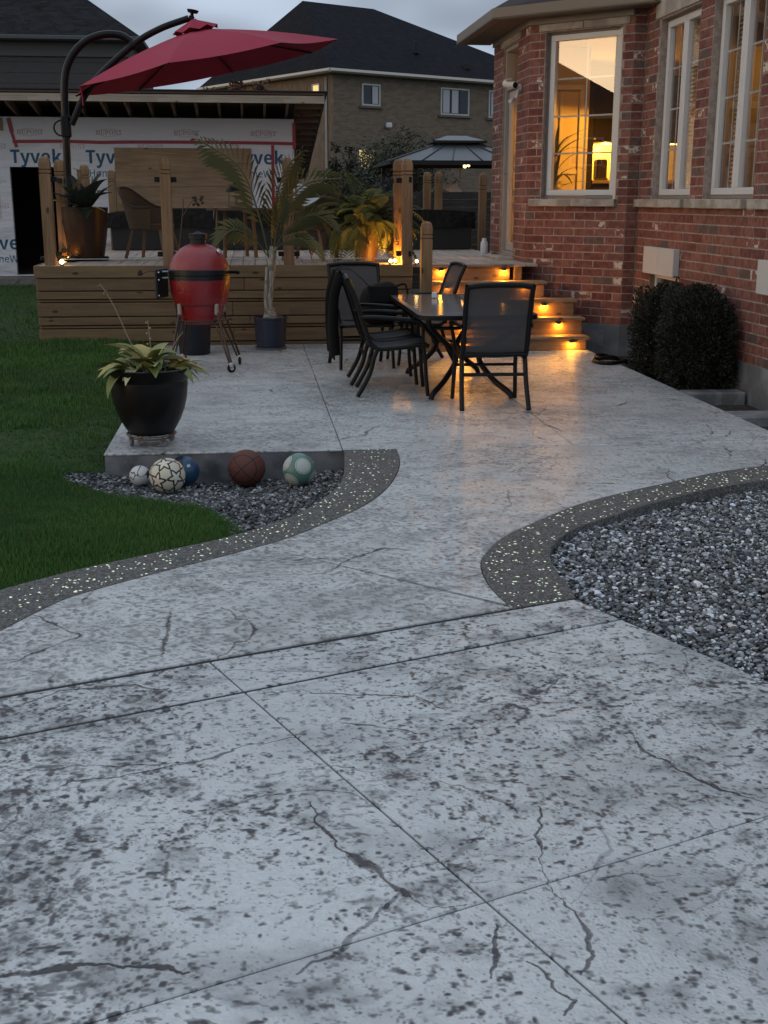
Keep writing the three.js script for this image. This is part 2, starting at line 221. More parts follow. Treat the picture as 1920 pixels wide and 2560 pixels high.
// gravel
function inPoly(x, z, p) { let c = false; for (let i = 0, j = p.length - 1; i < p.length; j = i++) if ((p[i][1] > z) !== (p[j][1] > z) && x < (p[j][0] - p[i][0]) * (z - p[i][1]) / (p[j][1] - p[i][1]) + p[i][0]) c = !c; return c; }
const stoneG = [0, 1, 2].map(k => { seed(40 + k); const g = new THREE.IcosahedronGeometry(1, 1); const p = g.attributes.position; for (let i = 0; i < p.count; i++) { const q = V(p.getX(i), p.getY(i), p.getZ(i)); const s = .72 + .5 * vn(q.x * 1.7 + 9 + k * 5, q.y * 1.7 + q.z * 1.3 + 4, k); q.multiplyScalar(s); q.y *= .62; p.setXYZ(i, q.x, q.y, q.z); } g.computeVertexNormals(); return g; });
function gravel(name, label, poly, n, yf, s0, tone, rmin, rmax) {
  seed(s0); let x0 = 1e9, x1 = -1e9, z0 = 1e9, z1 = -1e9; for (const p of poly) { x0 = Math.min(x0, p[0]); x1 = Math.max(x1, p[0]); z0 = Math.min(z0, p[1]); z1 = Math.max(z1, p[1]); }
  const pos = []; let guard = 0; while (pos.length < n && guard++ < n * 20) { const x = rr(x0, x1), z = rr(z0, z1); if (inPoly(x, z, poly)) pos.push([x, z]); }
  const g = new THREE.Group(); g.name = numbered(name); g.userData = { kind: 'stuff', label, category: 'gravel' }; scene.add(g);
  const m = new THREE.MeshStandardMaterial({ roughness: .8, color: 0xffffff });
  stoneG.forEach((geo, k) => {
    const l = pos.filter((_, i) => i % 3 === k), im = new THREE.InstancedMesh(geo, m, l.length), q = new THREE.Quaternion(), e = new THREE.Euler(), mm = new THREE.Matrix4(), c = new THREE.Color(); im.name = 'stones';
    l.forEach(([x, z], i) => { const r = (rmin + (rmax - rmin) * Math.pow(rnd(), 1.8)) * (rnd() < .08 ? 1.5 : 1); e.set(rr(-.6, .6), rr(0, 6.28), rr(-.6, .6)); q.setFromEuler(e); mm.compose(V(x, yf(x, z) + rr(-.016, .014), z), q, V(r * rr(.8, 1.4), r * rr(.7, 1.1), r)); im.setMatrixAt(i, mm); const u = rnd(), v = (u < .5 ? rr(.025, .11) : u < .86 ? rr(.11, .3) : rr(.4, .68)) * tone, t = rr(-.08, .05); c.setRGB(v * (1 + t), v * (1.03 + t * .2), v * (1.06 - t)); im.setColorAt(i, c); });
    im.castShadow = im.receiveShadow = true; im.userData.kind = 'stuff'; g.add(im);
  });
  return g;
}
const bedR = [...sRi.slice().reverse(), [4.3, -6.5], [3.4, -5.6], [2.9, -3.6], [2.6, -1.95], [1.33, -4.62]];
const yR = (x, z) => -.028 - .035 * sst(-5.4, -6.6, z) - .02 * fbm(x * 2, z * 2, 2, 5);
struct('gravel_base', prism([[1.31, -4.66], [1.36, -5.3], [2.1, -6.15], [3.05, -6.64], [5.2, -6.95], [5.2, 1.6], [4.1, 1.1]], -.33, -.13), M(.07, .07, .075, 1), 'dark packed base under the large gravel bed', 'ground');
gravel('gravel_bed', 'mixed grey gravel filling the large bed inside the curved border', bedR.map(p => p), 52000, yR, 12, 1.15, .0058, .0128);
const bedLb = [[-1.3, -7.8], [.57, -7.8], ...sLo.slice(1, 25), [-.1, -6.0], [-1.3, -7.2]];
{ const q = []; const st = .08; for (let i = 0; i < 26; i++) for (let j = 0; j < 26; j++) { const c = [[0, 0], [1, 0], [1, 1], [0, 1]].map(d => [-1.4 + (i + d[0]) * st, -7.8 + (j + d[1]) * st]); if (c.every(p => inPoly(p[0], p[1], bedLb))) q.push(c.map(p => [p[0], gy(...p) - .03, p[1]]).reverse()); }
  struct('gravel_patch_base', tris(q), M(.05, .05, .055, 1), 'dark base under the small gravel patch', 'ground'); }
const bedL = [[-1.3, -7.79], [.57, -7.79], ...sLo.slice(1, 25), [-.2, -6.3], [-.34, -6.62], [-.56, -6.86], [-.85, -7.06], [-1.2, -7.45]];
gravel('gravel_patch', 'small patch of grey gravel under the balls by the patio edge', bedL, 12000, (x, z) => gy(x, z) - .012, 13, .6, .0065, .013);

// lawn: surface and blades
{
  const lawnPoly = [[-14, -22], [-2.42, -22], [-2.42, -13.9], [-1.01, -13.86], [-1.01, -7.82], [-1.25, -7.6], [-1.18, -7.42], [-.85, -7.04], [-.56, -6.84], [-.34, -6.6], [-.2, -6.28], [-.05, -5.92], ...sLo.filter(p => p[0] < -.08), [-1.72, -4.2], [-14, -4.2]];
  const pos = [], idx = new Map(); const st = .12, pts = [];
  const cell = (i, j) => [-14 + i * st, -22.2 + j * st];
  for (let i = 0; i < 121; i++) for (let j = 0; j < 152; j++) { const c = [cell(i, j), cell(i + 1, j), cell(i + 1, j + 1), cell(i, j + 1)]; if (!c.some(p => inPoly(p[0], p[1], lawnPoly))) continue; const q = c.map(p => [p[0], gy(...p) - .012, p[1]]); pts.push([q[0], q[3], q[2], q[1]]); }
  const g = mergeVertices((() => { const t = tris(pts); t.deleteAttribute('normal'); return t; })()); g.computeVertexNormals();
  struct('lawn', g, M(1, 1, 1, 1, { map: noiseTex([.012, .03, .006], [.028, .06, .012], 40, 21), side: THREE.DoubleSide }), 'dark green lawn left of the patio and deck', 'lawn');
  seed(99); const bl = []; for (let k = 0; k < 4; k++) { const a = k * 1.7 + .3, l = .02 + .009 * (k % 3), w = .0019, cx = Math.cos(a), cz = Math.sin(a); bl.push([[cx * .004 - cz * w, 0, cz * .004 + cx * w], [cx * .004 + cz * w, 0, cz * .004 - cx * w], [cx * .018, l, cz * .018]]); }
  const bg = tris(bl); const list = []; const add = (n, x0, x1, z0, z1) => { let k = 0, gd = 0; while (k < n && gd++ < n * 12) { const x = rr(x0, x1), z = rr(z0, z1); if (inPoly(x, z, lawnPoly)) { list.push([x, z]); k++; } } };
  add(46000, -2.1, 0, -7.8, -4.4); add(26000, -3.4, -1, -13.9, -7.8); add(12000, -6.5, -2.4, -21.8, -13.9); add(26000, -7, -2.1, -13.9, -4.2);
  const im = new THREE.InstancedMesh(bg, M(1, 1, 1, .75), list.length), q = new THREE.Quaternion(), e = new THREE.Euler(), mm = new THREE.Matrix4(), c = new THREE.Color();
  list.forEach(([x, z], i) => { e.set(rr(-.35, .35), rr(0, 6.28), rr(-.35, .35)); q.setFromEuler(e); const s = rr(.55, 1.35) * (z < -9 ? 1.5 : 1) * (.5 + 1.0 * fbm(x * 3.2, z * 3.2, 3, 4)); mm.compose(V(x, gy(x, z) - .012, z), q, V(s, s, s)); im.setMatrixAt(i, mm); const v = rr(.75, 1.25) * (.6 + .8 * fbm(x * 1.3, z * 1.3, 3, 8)); rnd() < .06 ? c.setRGB(.09 * v, .085 * v, .03 * v) : c.setRGB(.042 * v, .115 * v, .015 * v); im.setColorAt(i, c); });
  im.name = 'grass'; im.castShadow = im.receiveShadow = true; im.userData = { kind: 'stuff', label: 'short dark green grass blades of the lawn', category: 'grass' }; scene.add(im);
}
// soil bed and low concrete curbs along the house wall
struct('planting_bed', prism([[3.705, -13.3], [4.4, -13.3], [4.4, -7.2], [3.705, -7.2]], -.33, -.11), M(1, 1, 1, 1, { map: noiseTex([.02, .017, .014], [.07, .06, .05], 60, 31), bumpMap: noiseBump(60, 31), bumpScale: .02 }), 'bare dark soil bed between patio and brick house', 'soil');
seed(15); { const l = []; for (let i = 0; i < 260; i++) { const g = stoneG[i % 3].clone(); const r = rr(.006, .022); T(g, [rr(3.72, 4.2), -.105, rr(-13, -9.9)], [rr(0, 3), rr(0, 6), 0], [r, r, r]); l.push(g); } const o = obj('soil_clods', l, M(.11, .1, .085, 1)); o.userData = { kind: 'stuff', label: 'small stones and clods scattered on the soil bed', category: 'soil' }; }
const mCurb = M(1, 1, 1, .9, { map: noiseTex([.13, .135, .14], [.27, .275, .28], 6, 41), bumpMap: noiseBump(30, 42), bumpScale: .006 });
for (const [z, x0, w, lab, top] of [[-10.02, 3.71, .20, 'low grey concrete curb across the soil bed in front of the bush', .0], [-12.25, 3.71, .16, 'narrow grey concrete curb across the soil bed behind the bush', -.01], [-9.05, 3.71, .28, 'pale concrete step beyond the soil bed at the frame edge', -.03]])
  tag(obj('concrete_curb', cb(.545, .22 + top, w, x0 + .275, top - (.22 + top) / 2, z, .012), mCurb), lab, 'curb');
console.log('ground ok');
// ---------------------------------------------------------------- brick house on the right
const mortarM = M(1, 1, 1, .95, { map: noiseTex([.24, .195, .17], [.35, .295, .26], 30, 51), bumpMap: noiseBump(60, 52), bumpScale: .003 });
const brickBump = noiseBump(26, 53);
const brickMs = [[.185, .068, .05], [.175, .063, .047], [.195, .077, .057], [.155, .052, .04], [.19, .073, .055], [.18, .068, .052], [.12, .075, .064], [.2, .085, .064], [.14, .042, .034]].map((c, k) => M(1, 1, 1, .85, { map: noiseTex(c.map(v => v * .72), c.map(v => v * 1.2), 22, 60 + k, 256), bumpMap: brickBump, bumpScale: .004 }));
const splashM = [0, 1].map(k => M(1, 1, 1, .88, { bumpMap: brickBump, bumpScale: .004, map: tex(256, 256, (i, j) => { const x = i / 256, y = j / 256, n = fbm(x * 22, y * 30, 4, 80 + k), t = sst(.53, .6, n), b = .8 + .5 * fbm(x * 20, y * 20, 3, 83); return [mix(.19 * b, .5, t), mix(.075 * b, .44, t), mix(.06 * b, .37, t)]; }) }));
const house = thing('brick_house', 'red brick house with angled bay and lit windows right of the patio', 'house');
let brickBudget = 300; const restBricks = [], bgeo = new Map();
const brickGeo = L => { const k = Math.round(L * 200); if (!bgeo.has(k)) bgeo.set(k, [0, 1, 2].map(v => { seed(k * 7 + v); return cb(k / 200, .077, .1, 0, 0, -.05, .0035); })); return bgeo.get(k)[Math.floor(rnd() * 3)]; };
function brickWall(name, p0, th, len, y0, y1, open, individual, sd) {
  const w = part(name, house); w.position.set(p0[0], 0, p0[1]); w.rotation.y = th;
  const s = new THREE.Shape([[0, y0], [len, y0], [len, y1], [0, y1]].map(p => new THREE.Vector2(...p)));
  for (const o of open) { const e = .012, hx = Math.min(o[1] - e, len - .001); s.holes.push(new THREE.Path([[o[0] + e, o[2] + e], [hx, o[2] + e], [hx, o[3] - e], [o[0] + e, o[3] - e]].map(p => new THREE.Vector2(...p)))); }
  obj('mortar', boxUV(T(new THREE.ExtrudeGeometry(s, { depth: .16, bevelEnabled: false }), [0, 0, -.1645]), 0), mortarM, w);
  seed(sd); const cH = .089, mod = .267; const m4 = new THREE.Matrix4();
  for (let r = 0; y0 + r * cH + .079 < y1; r++) {
    const yc = y0 + r * cH + .005 + .0395; let s0 = -(r % 2) * mod / 2;
    for (; s0 < len; s0 += mod) {
      let iv = [[Math.max(.002, s0 + .006), Math.min(len - .002, s0 + mod - .006)]];
      for (const o of open) if (yc > o[2] - .03 && yc < o[3] + .03) iv = iv.flatMap(([a, b]) => { const l = []; if (a < o[0]) l.push([a, Math.min(b, o[0])]); if (b > o[1]) l.push([Math.max(a, o[1]), b]); return l; });
      for (const [a, b] of iv) {
        if (b - a < .03) continue; const u = hsh(r, Math.round(s0 * 100), sd), mat = u < .07 ? splashM[Math.floor(u * 28.6) % 2] : brickMs[Math.floor(hsh(r, Math.round(s0 * 100), sd + 9) * brickMs.length)];
        const g = brickGeo(b - a), dz = rr(-.002, .002), x = (a + b) / 2;
        if (individual(x, yc) && brickBudget > 0) { brickBudget--; const o = new THREE.Mesh(g, mat); o.name = 'brick'; o.position.set(x, yc, dz); o.rotation.z = rr(-.004, .004); o.castShadow = o.receiveShadow = true; w.add(o); }
        else restBricks.push([w, g, mat, x, yc, dz]);
      }
    }
  }
  return w;
}
const A0 = .24;
// openings: s0, s1, y0, y1
const wR = brickWall('brick_wall', [4.28, -13.3], -Math.PI / 2, 5.0, A0, 3.62, [[.43, 1.60, 1.60, 3.44], [1.93, 3.14, 1.60, 3.44], [3.47, 4.6, 1.60, 3.44], [.52, 1.46, .44, .88]], (s, y) => y < 1.65 && s < 4.1, 3);
const wB = brickWall('bay_brick_wall', [3.211, -14.231], -Math.PI / 4, 1.317, A0, 3.55, [[.197, 1.186, 1.60, 3.455]], (s, y) => y < 3.4, 4);
const wD = brickWall('door_brick_wall', [3.211, -16.32], -Math.PI / 2, 2.089, A0, 3.55, [[.61, 1.48, .93, 3.46]], () => false, 5);
const wJ = brickWall('corner_brick_return', [4.142, -13.3], 0, .137, A0, 3.62, [], () => false, 6);
{ const by = new Map(); for (const [w, g, mat, x, y, z] of restBricks) { const k = w.name + brickMs.indexOf(mat) + splashM.indexOf(mat); if (!by.has(k)) by.set(k, { w, mat, l: [] }); by.get(k).l.push(g.clone().translate(x, y, z)); } for (const { w, mat, l } of by.values()) { const o = obj('brickwork', l, mat, w); o.userData.kind = 'stuff'; } }
console.log('bricks left', brickBudget, restBricks.length);
const plasterM = M(.62, .56, .46, .9);
const foundM = M(1, 1, 1, .9, { map: noiseTex([.13, .135, .142], [.25, .255, .265], 5, 45), bumpMap: noiseBump(14, 46), bumpScale: .01 });
obj('foundation', [prism([[4.282, -8.3], [4.5, -8.3], [4.5, -13.5], [4.13, -13.5], [4.13, -13.285], [4.282, -13.285]], -.34, .238), prism([[3.2, -14.24], [4.136, -13.304], [4.34, -13.5], [4.34, -16.3], [3.2, -16.32]], -.34, .238)], foundM, house);
obj('corner_block', prism([[4.12, -13.345], [4.276, -13.312], [4.42, -13.312], [4.42, -13.62], [4.22, -13.64], [4.02, -13.56]], .245, 3.59), plasterM, house);
// stone sills and lintels
const stoneM = M(1, 1, 1, .88, { map: noiseTex([.24, .22, .19], [.40, .37, .33], 9, 47), bumpMap: noiseBump(16, 48), bumpScale: .014 });
const sillIn = (w, a, b, y0, y1, out, n = 2) => { const g = []; for (let k = 0; k < n; k++) { const x0 = mix(a, b, k / n), x1 = mix(a, b, (k + 1) / n); obj('window_sill', cb(x1 - x0 - .004, y1 - y0, out + .14, (x0 + x1) / 2, (y0 + y1) / 2, out - (out + .14) / 2, .007), stoneM, w); } };
sillIn(wR, .02, 1.50, 1.545, 1.63, .06); sillIn(wR, 1.60, 3.02, 1.545, 1.63, .06); sillIn(wR, 3.15, 4.55, 1.545, 1.63, .06); sillIn(wB, .075, 1.20, 1.548, 1.632, .06);
for (const [w, a, b, y0, y1, n] of [[wB, .12, 1.265, 3.455, 3.53, 2], [wR, .30, 1.72, 3.445, 3.78, 2], [wR, 1.80, 3.26, 3.445, 3.78, 2], [wD, .5, 1.6, 3.46, 3.535, 1]]) for (let k = 0; k < n; k++) obj('lintel', cb((b - a) / n - .005, y1 - y0, .14, mix(a, b, (k + .5) / n), (y0 + y1) / 2, -.055, .005), stoneM, w);
obj('door_sill', cb(1.0, .09, .30, 1.045, .885, .05, .008), stoneM, wD);
// windows
const vinylM = M(.55, .56, .57, .45), grilleM = M(.42, .41, .38, .5), trimM = M(.21, .18, .15, .6);
const paneM = new THREE.MeshPhysicalMaterial({ color: 0xffffff, transmission: 1, thickness: 0, roughness: 0.0, ior: 2.3, side: THREE.DoubleSide });
const bar4 = (x0, x1, y0, y1, t, d, z) => [cb(x1 - x0, t, d, (x0 + x1) / 2, y0 + t / 2, z, .004), cb(x1 - x0, t, d, (x0 + x1) / 2, y1 - t / 2, z, .004), cb(t, y1 - y0 - 2 * t, d, x0 + t / 2, (y0 + y1) / 2, z, .004), cb(t, y1 - y0 - 2 * t, d, x1 - t / 2, (y0 + y1) / 2, z, .004)];
function window_(wall, s0, s1, y0, y1, sashes, cols, rows, gr = .018, zf = -.10) {
  const w = part('window', house); w.position.copy(wall.position); w.rotation.copy(wall.rotation);
  obj('outer_frame', bar4(s0, s1, y0, y1, .035, .09, zf - .02), trimM, w);
  const W = (s1 - s0 - .07) / sashes;
  for (let k = 0; k < sashes; k++) {
    const a = s0 + .035 + k * W + .004, b = a + W - .008, c = y0 + .037, d = y1 - .037;
    obj('frame', bar4(a, b, c, d, .062, .06, zf), vinylM, w);
    obj('pane', T(new THREE.PlaneGeometry(b - a - .12, d - c - .12), [(a + b) / 2, (c + d) / 2, zf - .01]), paneM, w);
    const g = []; for (let i = 1; i < cols; i++) g.push(bx(gr, d - c - .12, .008, mix(a + .06, b - .06, i / cols), (c + d) / 2, zf - .024)); for (let i = 1; i < rows; i++) for (let q = 0; q < cols; q++) { const g0 = mix(a + .06, b - .06, q / cols) + (q ? gr / 2 : 0), g1 = mix(a + .06, b - .06, (q + 1) / cols) - (q < cols - 1 ? gr / 2 : 0); g.push(bx(g1 - g0, gr, .008, (g0 + g1) / 2, mix(c + .06, d - .06, i / rows), zf - .024)); }
    if (g.length) obj('muntin', g, grilleM, w);
  }
  return w;
}
window_(wB, .20, 1.183, 1.634, 3.452, 1, 2, 4);
window_(wR, .433, 1.597, 1.632, 3.442, 2, 2, 4); window_(wR, 1.933, 3.137, 1.632, 3.442, 2, 2, 4); window_(wR, 3.473, 4.597, 1.632, 3.442, 2, 2, 4);
{ const d = part('door', house); d.position.copy(wD.position); d.rotation.copy(wD.rotation);
  obj('door_frame', bar4(.613, 1.477, .935, 3.457, .05, .12, -.09), M(.3, .29, .27, .5), d); obj('transom_bar', cb(.76, .07, .1, 1.045, 2.98, -.09, .005), M(.3, .29, .27, .5), d);
  obj('door_leaf', bar4(.67, 1.42, .99, 2.94, .1, .045, -.1), M(.4, .38, .35, .5), d); obj('pane', T(new THREE.PlaneGeometry(.56, 1.76), [1.045, 1.965, -.1]), paneM, d); obj('transom_pane', T(new THREE.PlaneGeometry(.76, .38), [1.045, 3.21, -.1]), paneM, d); obj('door_handle', [bar([.74, 1.95, -.06], [.74, 1.95, -.02], .012), bar([.74, 1.95, -.025], [.86, 1.95, -.025], .01)], M(.3, .3, .3, .3, { metalness: .9 }), d); }
// basement window and the white cover boxes
{ const w = part('basement_window', house); w.position.copy(wR.position); w.rotation.copy(wR.rotation); obj('frame', bar4(.53, 1.45, .45, .87, .06, .06, -.09), vinylM, w); obj('pane', T(new THREE.PlaneGeometry(.8, .3), [.99, .66, -.1]), paneM, w); obj('surround', bar4(.522, 1.458, .442, .878, .014, .12, -.062), M(.2, .15, .1, .8), w); }
const coverM = M(.46, .45, .43, .8, { bumpMap: noiseBump(80, 3), bumpScale: .002 });
for (const [s0, s1] of [[.50, 1.45], [3.51, 4.3]]) { const w = part('vent_cover', house); w.position.copy(wR.position); w.rotation.copy(wR.rotation); for (let k = 0; k < 2; k++) obj('cover_panel', cb((s1 - s0) / 2 - .006, .28, .07, mix(s0, s1, .25 + k * .5), 1.0, .037, .006), coverM, w); }
// eave of the bay: soffit, fascia, gutter, frieze; upper walls and roof
const eaveM = M(.14, .118, .095, .5), soffM = M(.12, .1, .08, .7);
{
  const out = [[2.76, -16.6], [2.78, -14.27], [4.2, -12.85]], inn = [[3.211, -16.32], [3.211, -14.231], [4.142, -13.3], [4.279, -13.3], [4.279, -12.85]];
  obj('soffit', prism([...out, [4.279, -12.85], ...inn.slice().reverse().slice(1), [3.211, -16.6]], 3.60, 3.615), soffM, house);
  const fr = []; for (const [a, b] of [[[3.211, -16.32], [3.211, -14.231]], [[3.211, -14.231], [4.142, -13.3]]]) { const L = Math.hypot(b[0] - a[0], b[1] - a[1]), t = Math.atan2(-(b[1] - a[1]), b[0] - a[0]); fr.push(T(cb(L, .07, .03, 0, 0, 0, .004), [(a[0] + b[0]) / 2 - Math.sin(-t) * 0, 3.567, (a[1] + b[1]) / 2], [0, t, 0])); }
  obj('frieze_board', fr.map(g => T(g, [-.012, 0, .012])), trimM, house);
  const prof = new THREE.Shape([[0, 0], [.02, -.012], [.09, -.012], [.10, .02], [.125, .06], [.13, .11], [.115, .12], [.11, .112], [0, .112]].map(p => new THREE.Vector2(...p)));
  const gut = (a, b) => { const L = Math.hypot(b[0] - a[0], b[1] - a[1]), g = new THREE.ExtrudeGeometry(prof, { depth: L, bevelEnabled: false }); const dx = (b[0] - a[0]) / L, dz = (b[1] - a[1]) / L; const m = new THREE.Matrix4().makeBasis(V(dz, 0, -dx), V(0, 1, 0), V(dx, 0, dz)); m.setPosition(a[0], 3.605, a[1]); g.applyMatrix4(m); return boxUV(g); };
  obj('gutter', [gut(out[0], out[1]), gut([out[1][0] + .0, out[1][1] - .0], out[2])].map((g, i) => g), eaveM, house);
  obj('bay_roof', tris([[[2.76, 3.71, -16.6], [2.78, 3.71, -14.27], [4.4, 4.6, -14.3], [4.4, 4.6, -16.6]], [[2.78, 3.71, -14.27], [4.2, 3.71, -12.85], [4.4, 3.9, -12.8], [4.4, 4.6, -14.3]]]), M(.04, .04, .045, .9), house);
  obj('upper_wall', [bx(.2, 3, 9.5, 4.385, 5.125, -13.0), bx(6, 7, .2, 7.38, 3.5, -8.25)], brickMs[0], house);
  obj('side_wall', [bx(.15, 3.6, 3.4, 4.365, 1.8, -18.05), bx(5, 7, .2, 6.9, 3.5, -19.85)], brickMs[1], house);
}
// interior shell (rooms close behind the windows)
const floorM = M(.22, .13, .07, .5);
obj('interior_floor', [prism([[4.45, -8.4], [9.5, -8.4], [9.5, -19.7], [4.45, -19.7]], .80, .93), prism([[3.38, -14.3], [4.25, -13.45], [4.45, -13.45], [4.45, -16.2], [3.38, -16.2]], .80, .93)], floorM, house);
obj('interior_ceiling', [prism([[4.45, -8.4], [9.5, -8.4], [9.5, -19.7], [4.45, -19.7]], 3.55, 3.62), prism([[3.38, -14.3], [4.25, -13.45], [4.45, -13.45], [4.45, -16.2], [3.38, -16.2]], 3.55, 3.598)], plasterM, house);
obj('interior_wall', [bx(5.1, 2.6, .1, 7, 2.24, -18.45), bx(.1, 2.6, 11, 9.45, 2.24, -14), bx(1.1, 2.6, .1, 3.93, 2.24, -16.26), bx(4.4, 2.6, .1, 7.2, 2.24, -13.4), bx(.08, 2.6, 2.1, 4.44, 2.24, -17.33), bx(4.9, 2.6, .1, 7, 2.24, -8.5)], plasterM, house);
// kitchen
const cabM = M(.11, .055, .028, .45, woodTex([.08, .035, .018], [.15, .075, .035], 4, false)), splashB = M(.7, .62, .42, .35);
{ const k = thing('kitchen_cabinets', 'dark brown kitchen cabinets around a bright backsplash inside the bay window', 'cabinet', [0, 0, 0]);
  obj('tall_unit', cb(.15, 2.6, .6, 4.93, 2.24, -18.08, .01), cabM, k); for (let i = 0; i < 3; i++) { const u = obj('upper_cabinet', cb(.44, .95, .35, 5.24 + i * .455, 2.92, -18.21, .008), cabM, k); for (const s of [-1]) obj('knob', sph(.016, 5.08 + i * .455, 2.5, -18.02, 6), M(.5, .45, .35, .3, { metalness: .8 }), u); obj('base_cabinet', cb(.44, .86, .58, 5.24 + i * .455, 1.38, -18.1, .008), cabM, k); }
  obj('counter', cb(1.5, .05, .64, 5.76, 1.88, -18.08, .008), M(.5, .4, .28, .25), k); obj('backsplash', bx(1.5, .53, .02, 5.76, 2.17, -18.38), splashB, k); 
  const l = obj('light_strip', bx(1.2, .02, .04, 5.8, 2.43, -18.1), glowM(1, .72, .25, 5), k); const r = new THREE.PointLight(0xffb840, 5, 0, 2); r.position.set(5.3, 2.36, -18.08); r.castShadow = true; k.add(r); }
{ const k = thing('coffee_machine', 'dark coffee machine on the lit kitchen counter', 'appliance', [5.12, 1.905, -17.98]); obj('body', cb(.16, .30, .2, .06, .15, 0, .02), M(.05, .03, .02, .35), k); obj('spout', cb(.06, .05, .06, .06, .2, .12, .01), M(.1, .1, .1, .3), k); obj('tray', cb(.15, .03, .14, .06, .015, .12, .01), M(.2, .15, .1, .3), k); }
{ const k = thing('glass_jug', 'pale glass jug on the lit kitchen counter', 'jug', [5.42, 1.905, -17.9]); obj('jug_body', lathe([[0, 0], [.06, 0], [.075, .06], [.055, .15], [.045, .2], [.05, .21]], 20), P(.8, .75, .5, .15, { transmission: .5 }), k); obj('jug_handle', tube([[.05, .18, 0], [.1, .16, 0], [.1, .08, 0], [.07, .05, 0]], .008, 12, 6), M(.7, .65, .5, .3), k); }
{ const k = thing('glazed_inner_door', 'white panelled inner door glowing behind the bay window', 'door', [4.10, .93, -16.17]); obj('door_frame', bar4(-.30, .30, 0, 2.15, .06, .05, 0), M(.7, .64, .52, .6), k); obj('door_panel', cb(.47, 1.98, .02, 0, 1.075, -.02, .004), M(.66, .56, .38, .7), k); obj('rail', [bx(.47, .05, .03, 0, 1.05, 0), bx(.04, 1.98, .03, 0, 1.075, .001)], M(.7, .64, .52, .6), k); }
for (const [p, I, lab] of [[[4.95, 2.66, -15.1], 13, 'warm pendant lamp hanging in the room behind the bay'], [[6.0, 3.2, -12.6], 1.0, 'warm pendant lamp hanging deep behind the blinds']]) { const k = thing('pendant_lamp', lab, 'lamp', p); obj('bulb', sph(.055, 0, 0, 0), glowM(1, .72, .3, 7), k); obj('lamp_shade', lathe([[.2, .012], [.19, .06], [.14, .12], [.06, .155], [0, .16]], 32), M(.1, .08, .06, .6), k); obj('cord', bar([0, .155, 0], [0, 3.545 - p[1], 0], .005), M(.05, .05, .05), k); const l = new THREE.PointLight(0xffac30, I, 0, 2); l.castShadow = true; k.add(l); }
// dracaena behind the bay glass
function leafGeo(L, w, bend, fold = .12, n = 7, prof = t => Math.sin(Math.PI * Math.pow(t, .7)) , up = 0) { // grows along +x, curls down
  const c = [], W = []; let x = 0, y = 0, a = up; for (let i = 0; i <= n; i++) { c.push([x, y]); W.push(w * Math.max(.02, prof(i / n))); x += Math.cos(a) * L / n; y += Math.sin(a) * L / n; a -= bend / n; }
  const q = []; for (let i = 0; i < n; i++) for (const s of [1, -1]) { const f = (k) => [c[k][0], c[k][1] + W[k] * fold, s * W[k]]; q.push([[c[i][0], c[i][1], 0], f(i), f(i + 1), [c[i + 1][0], c[i + 1][1], 0]]); }
  const g = tris(q); return g;
}
{ const k = thing('dracaena_plant', 'spiky indoor plant in a pot behind the bay window', 'plant', [3.93, .95, -15.75]); obj('pot', lathe([[0, 0], [.13, 0], [.17, .28], [.15, .28], [.13, .25], [0, .25]], 24), M(.2, .1, .06, .6), k); obj('stem', bar([0, .2, 0], [0, 1.2, 0], .02), M(.2, .13, .07, .9), k); seed(8); const m = M(.10, .12, .03, .6); for (let i = 0; i < 26; i++) { const hgt = i < 13 ? 1.2 : rr(.75, 1.0); obj('leaf', T(leafGeo(rr(.5, .8), .026, rr(.6, 2.0), .2, 7, t => Math.min(1, 3 * t + .4) * (1 - t ** 3), rr(.5, 1.35)), [0, hgt, 0], [0, i * 2.4 + rr(-.3, .3), 0]), m, k); } }
// blinds
const slatM = M(.5, .42, .3, .7);
for (const [s0, s1, lab, tilt] of [[.50, 1.18, 'closed wooden slat blind behind the window beside the bay', 1.0], [2.0, 2.28, 'half drawn wooden slat blind behind the window between the two stone sills', .8], [2.72, 3.08, 'narrow wooden slat blind behind the window above the gravel bed', .8]]) { const b = thing('window_blind', lab, 'blind', [wR.position.x, 0, wR.position.z], wR.rotation.y, 'slat blinds in the house windows'); obj('head_rail', bx(s1 - s0, .05, .05, (s0 + s1) / 2, 3.36, -.24), slatM, b); for (let i = 0; i < 40; i++) obj('slat', bx(s1 - s0, .003, .045, (s0 + s1) / 2, 1.72 + i * .041, -.24, [tilt, 0, 0]), slatM, b); }
// security camera, flood lamp, downspout
{ const k = thing('security_camera', 'white bullet security camera on the bay corner bricks', 'camera', [3.205, 2.90, -14.62]); const m = M(.6, .6, .58, .4); obj('mount', [cyl(.045, .045, .02, -.01, 0, 0, 16, [0, 0, Math.PI / 2]), bar([-.01, 0, 0], [-.08, .03, .03], .014)], m, k); obj('camera_body', bar([-.18, .05, -.05], [-.09, .02, .10], .042, 16), m, k); obj('lens', bar([-.092, .021, .097], [-.086, .019, .107], .034, 16), M(.01, .01, .012, .15), k); obj('sun_shield', T(cb(.09, .006, .17, 0, 0, 0, .002), [-.135, .075, .02], [-.17, -.5, 0]), m, k); obj('sensor_arm', [bar([-.03, -.02, .02], [-.06, -.12, .03], .012), T(cb(.05, .05, .16, 0, 0, 0, .015), [-.1, -.14, 0], [.35, -.5, 0])], m, k); }
{ const k = thing('wall_faucet', 'black garden faucet on the bricks above the bush', 'faucet', [4.27, .80, -11.72]); obj('faucet_body', [bar([0, 0, 0], [-.12, .02, .0], .018), bar([-.1, .02, 0], [-.13, -.2, .02], .014), bar([-.06, .02, 0], [-.06, .07, 0], .01)], M(.02, .02, .02, .5), k); obj('faucet_handle', bar([-.06, .075, -.06], [-.06, .075, .06], .012), M(.02, .02, .02, .5), k); }
console.log('house ok');
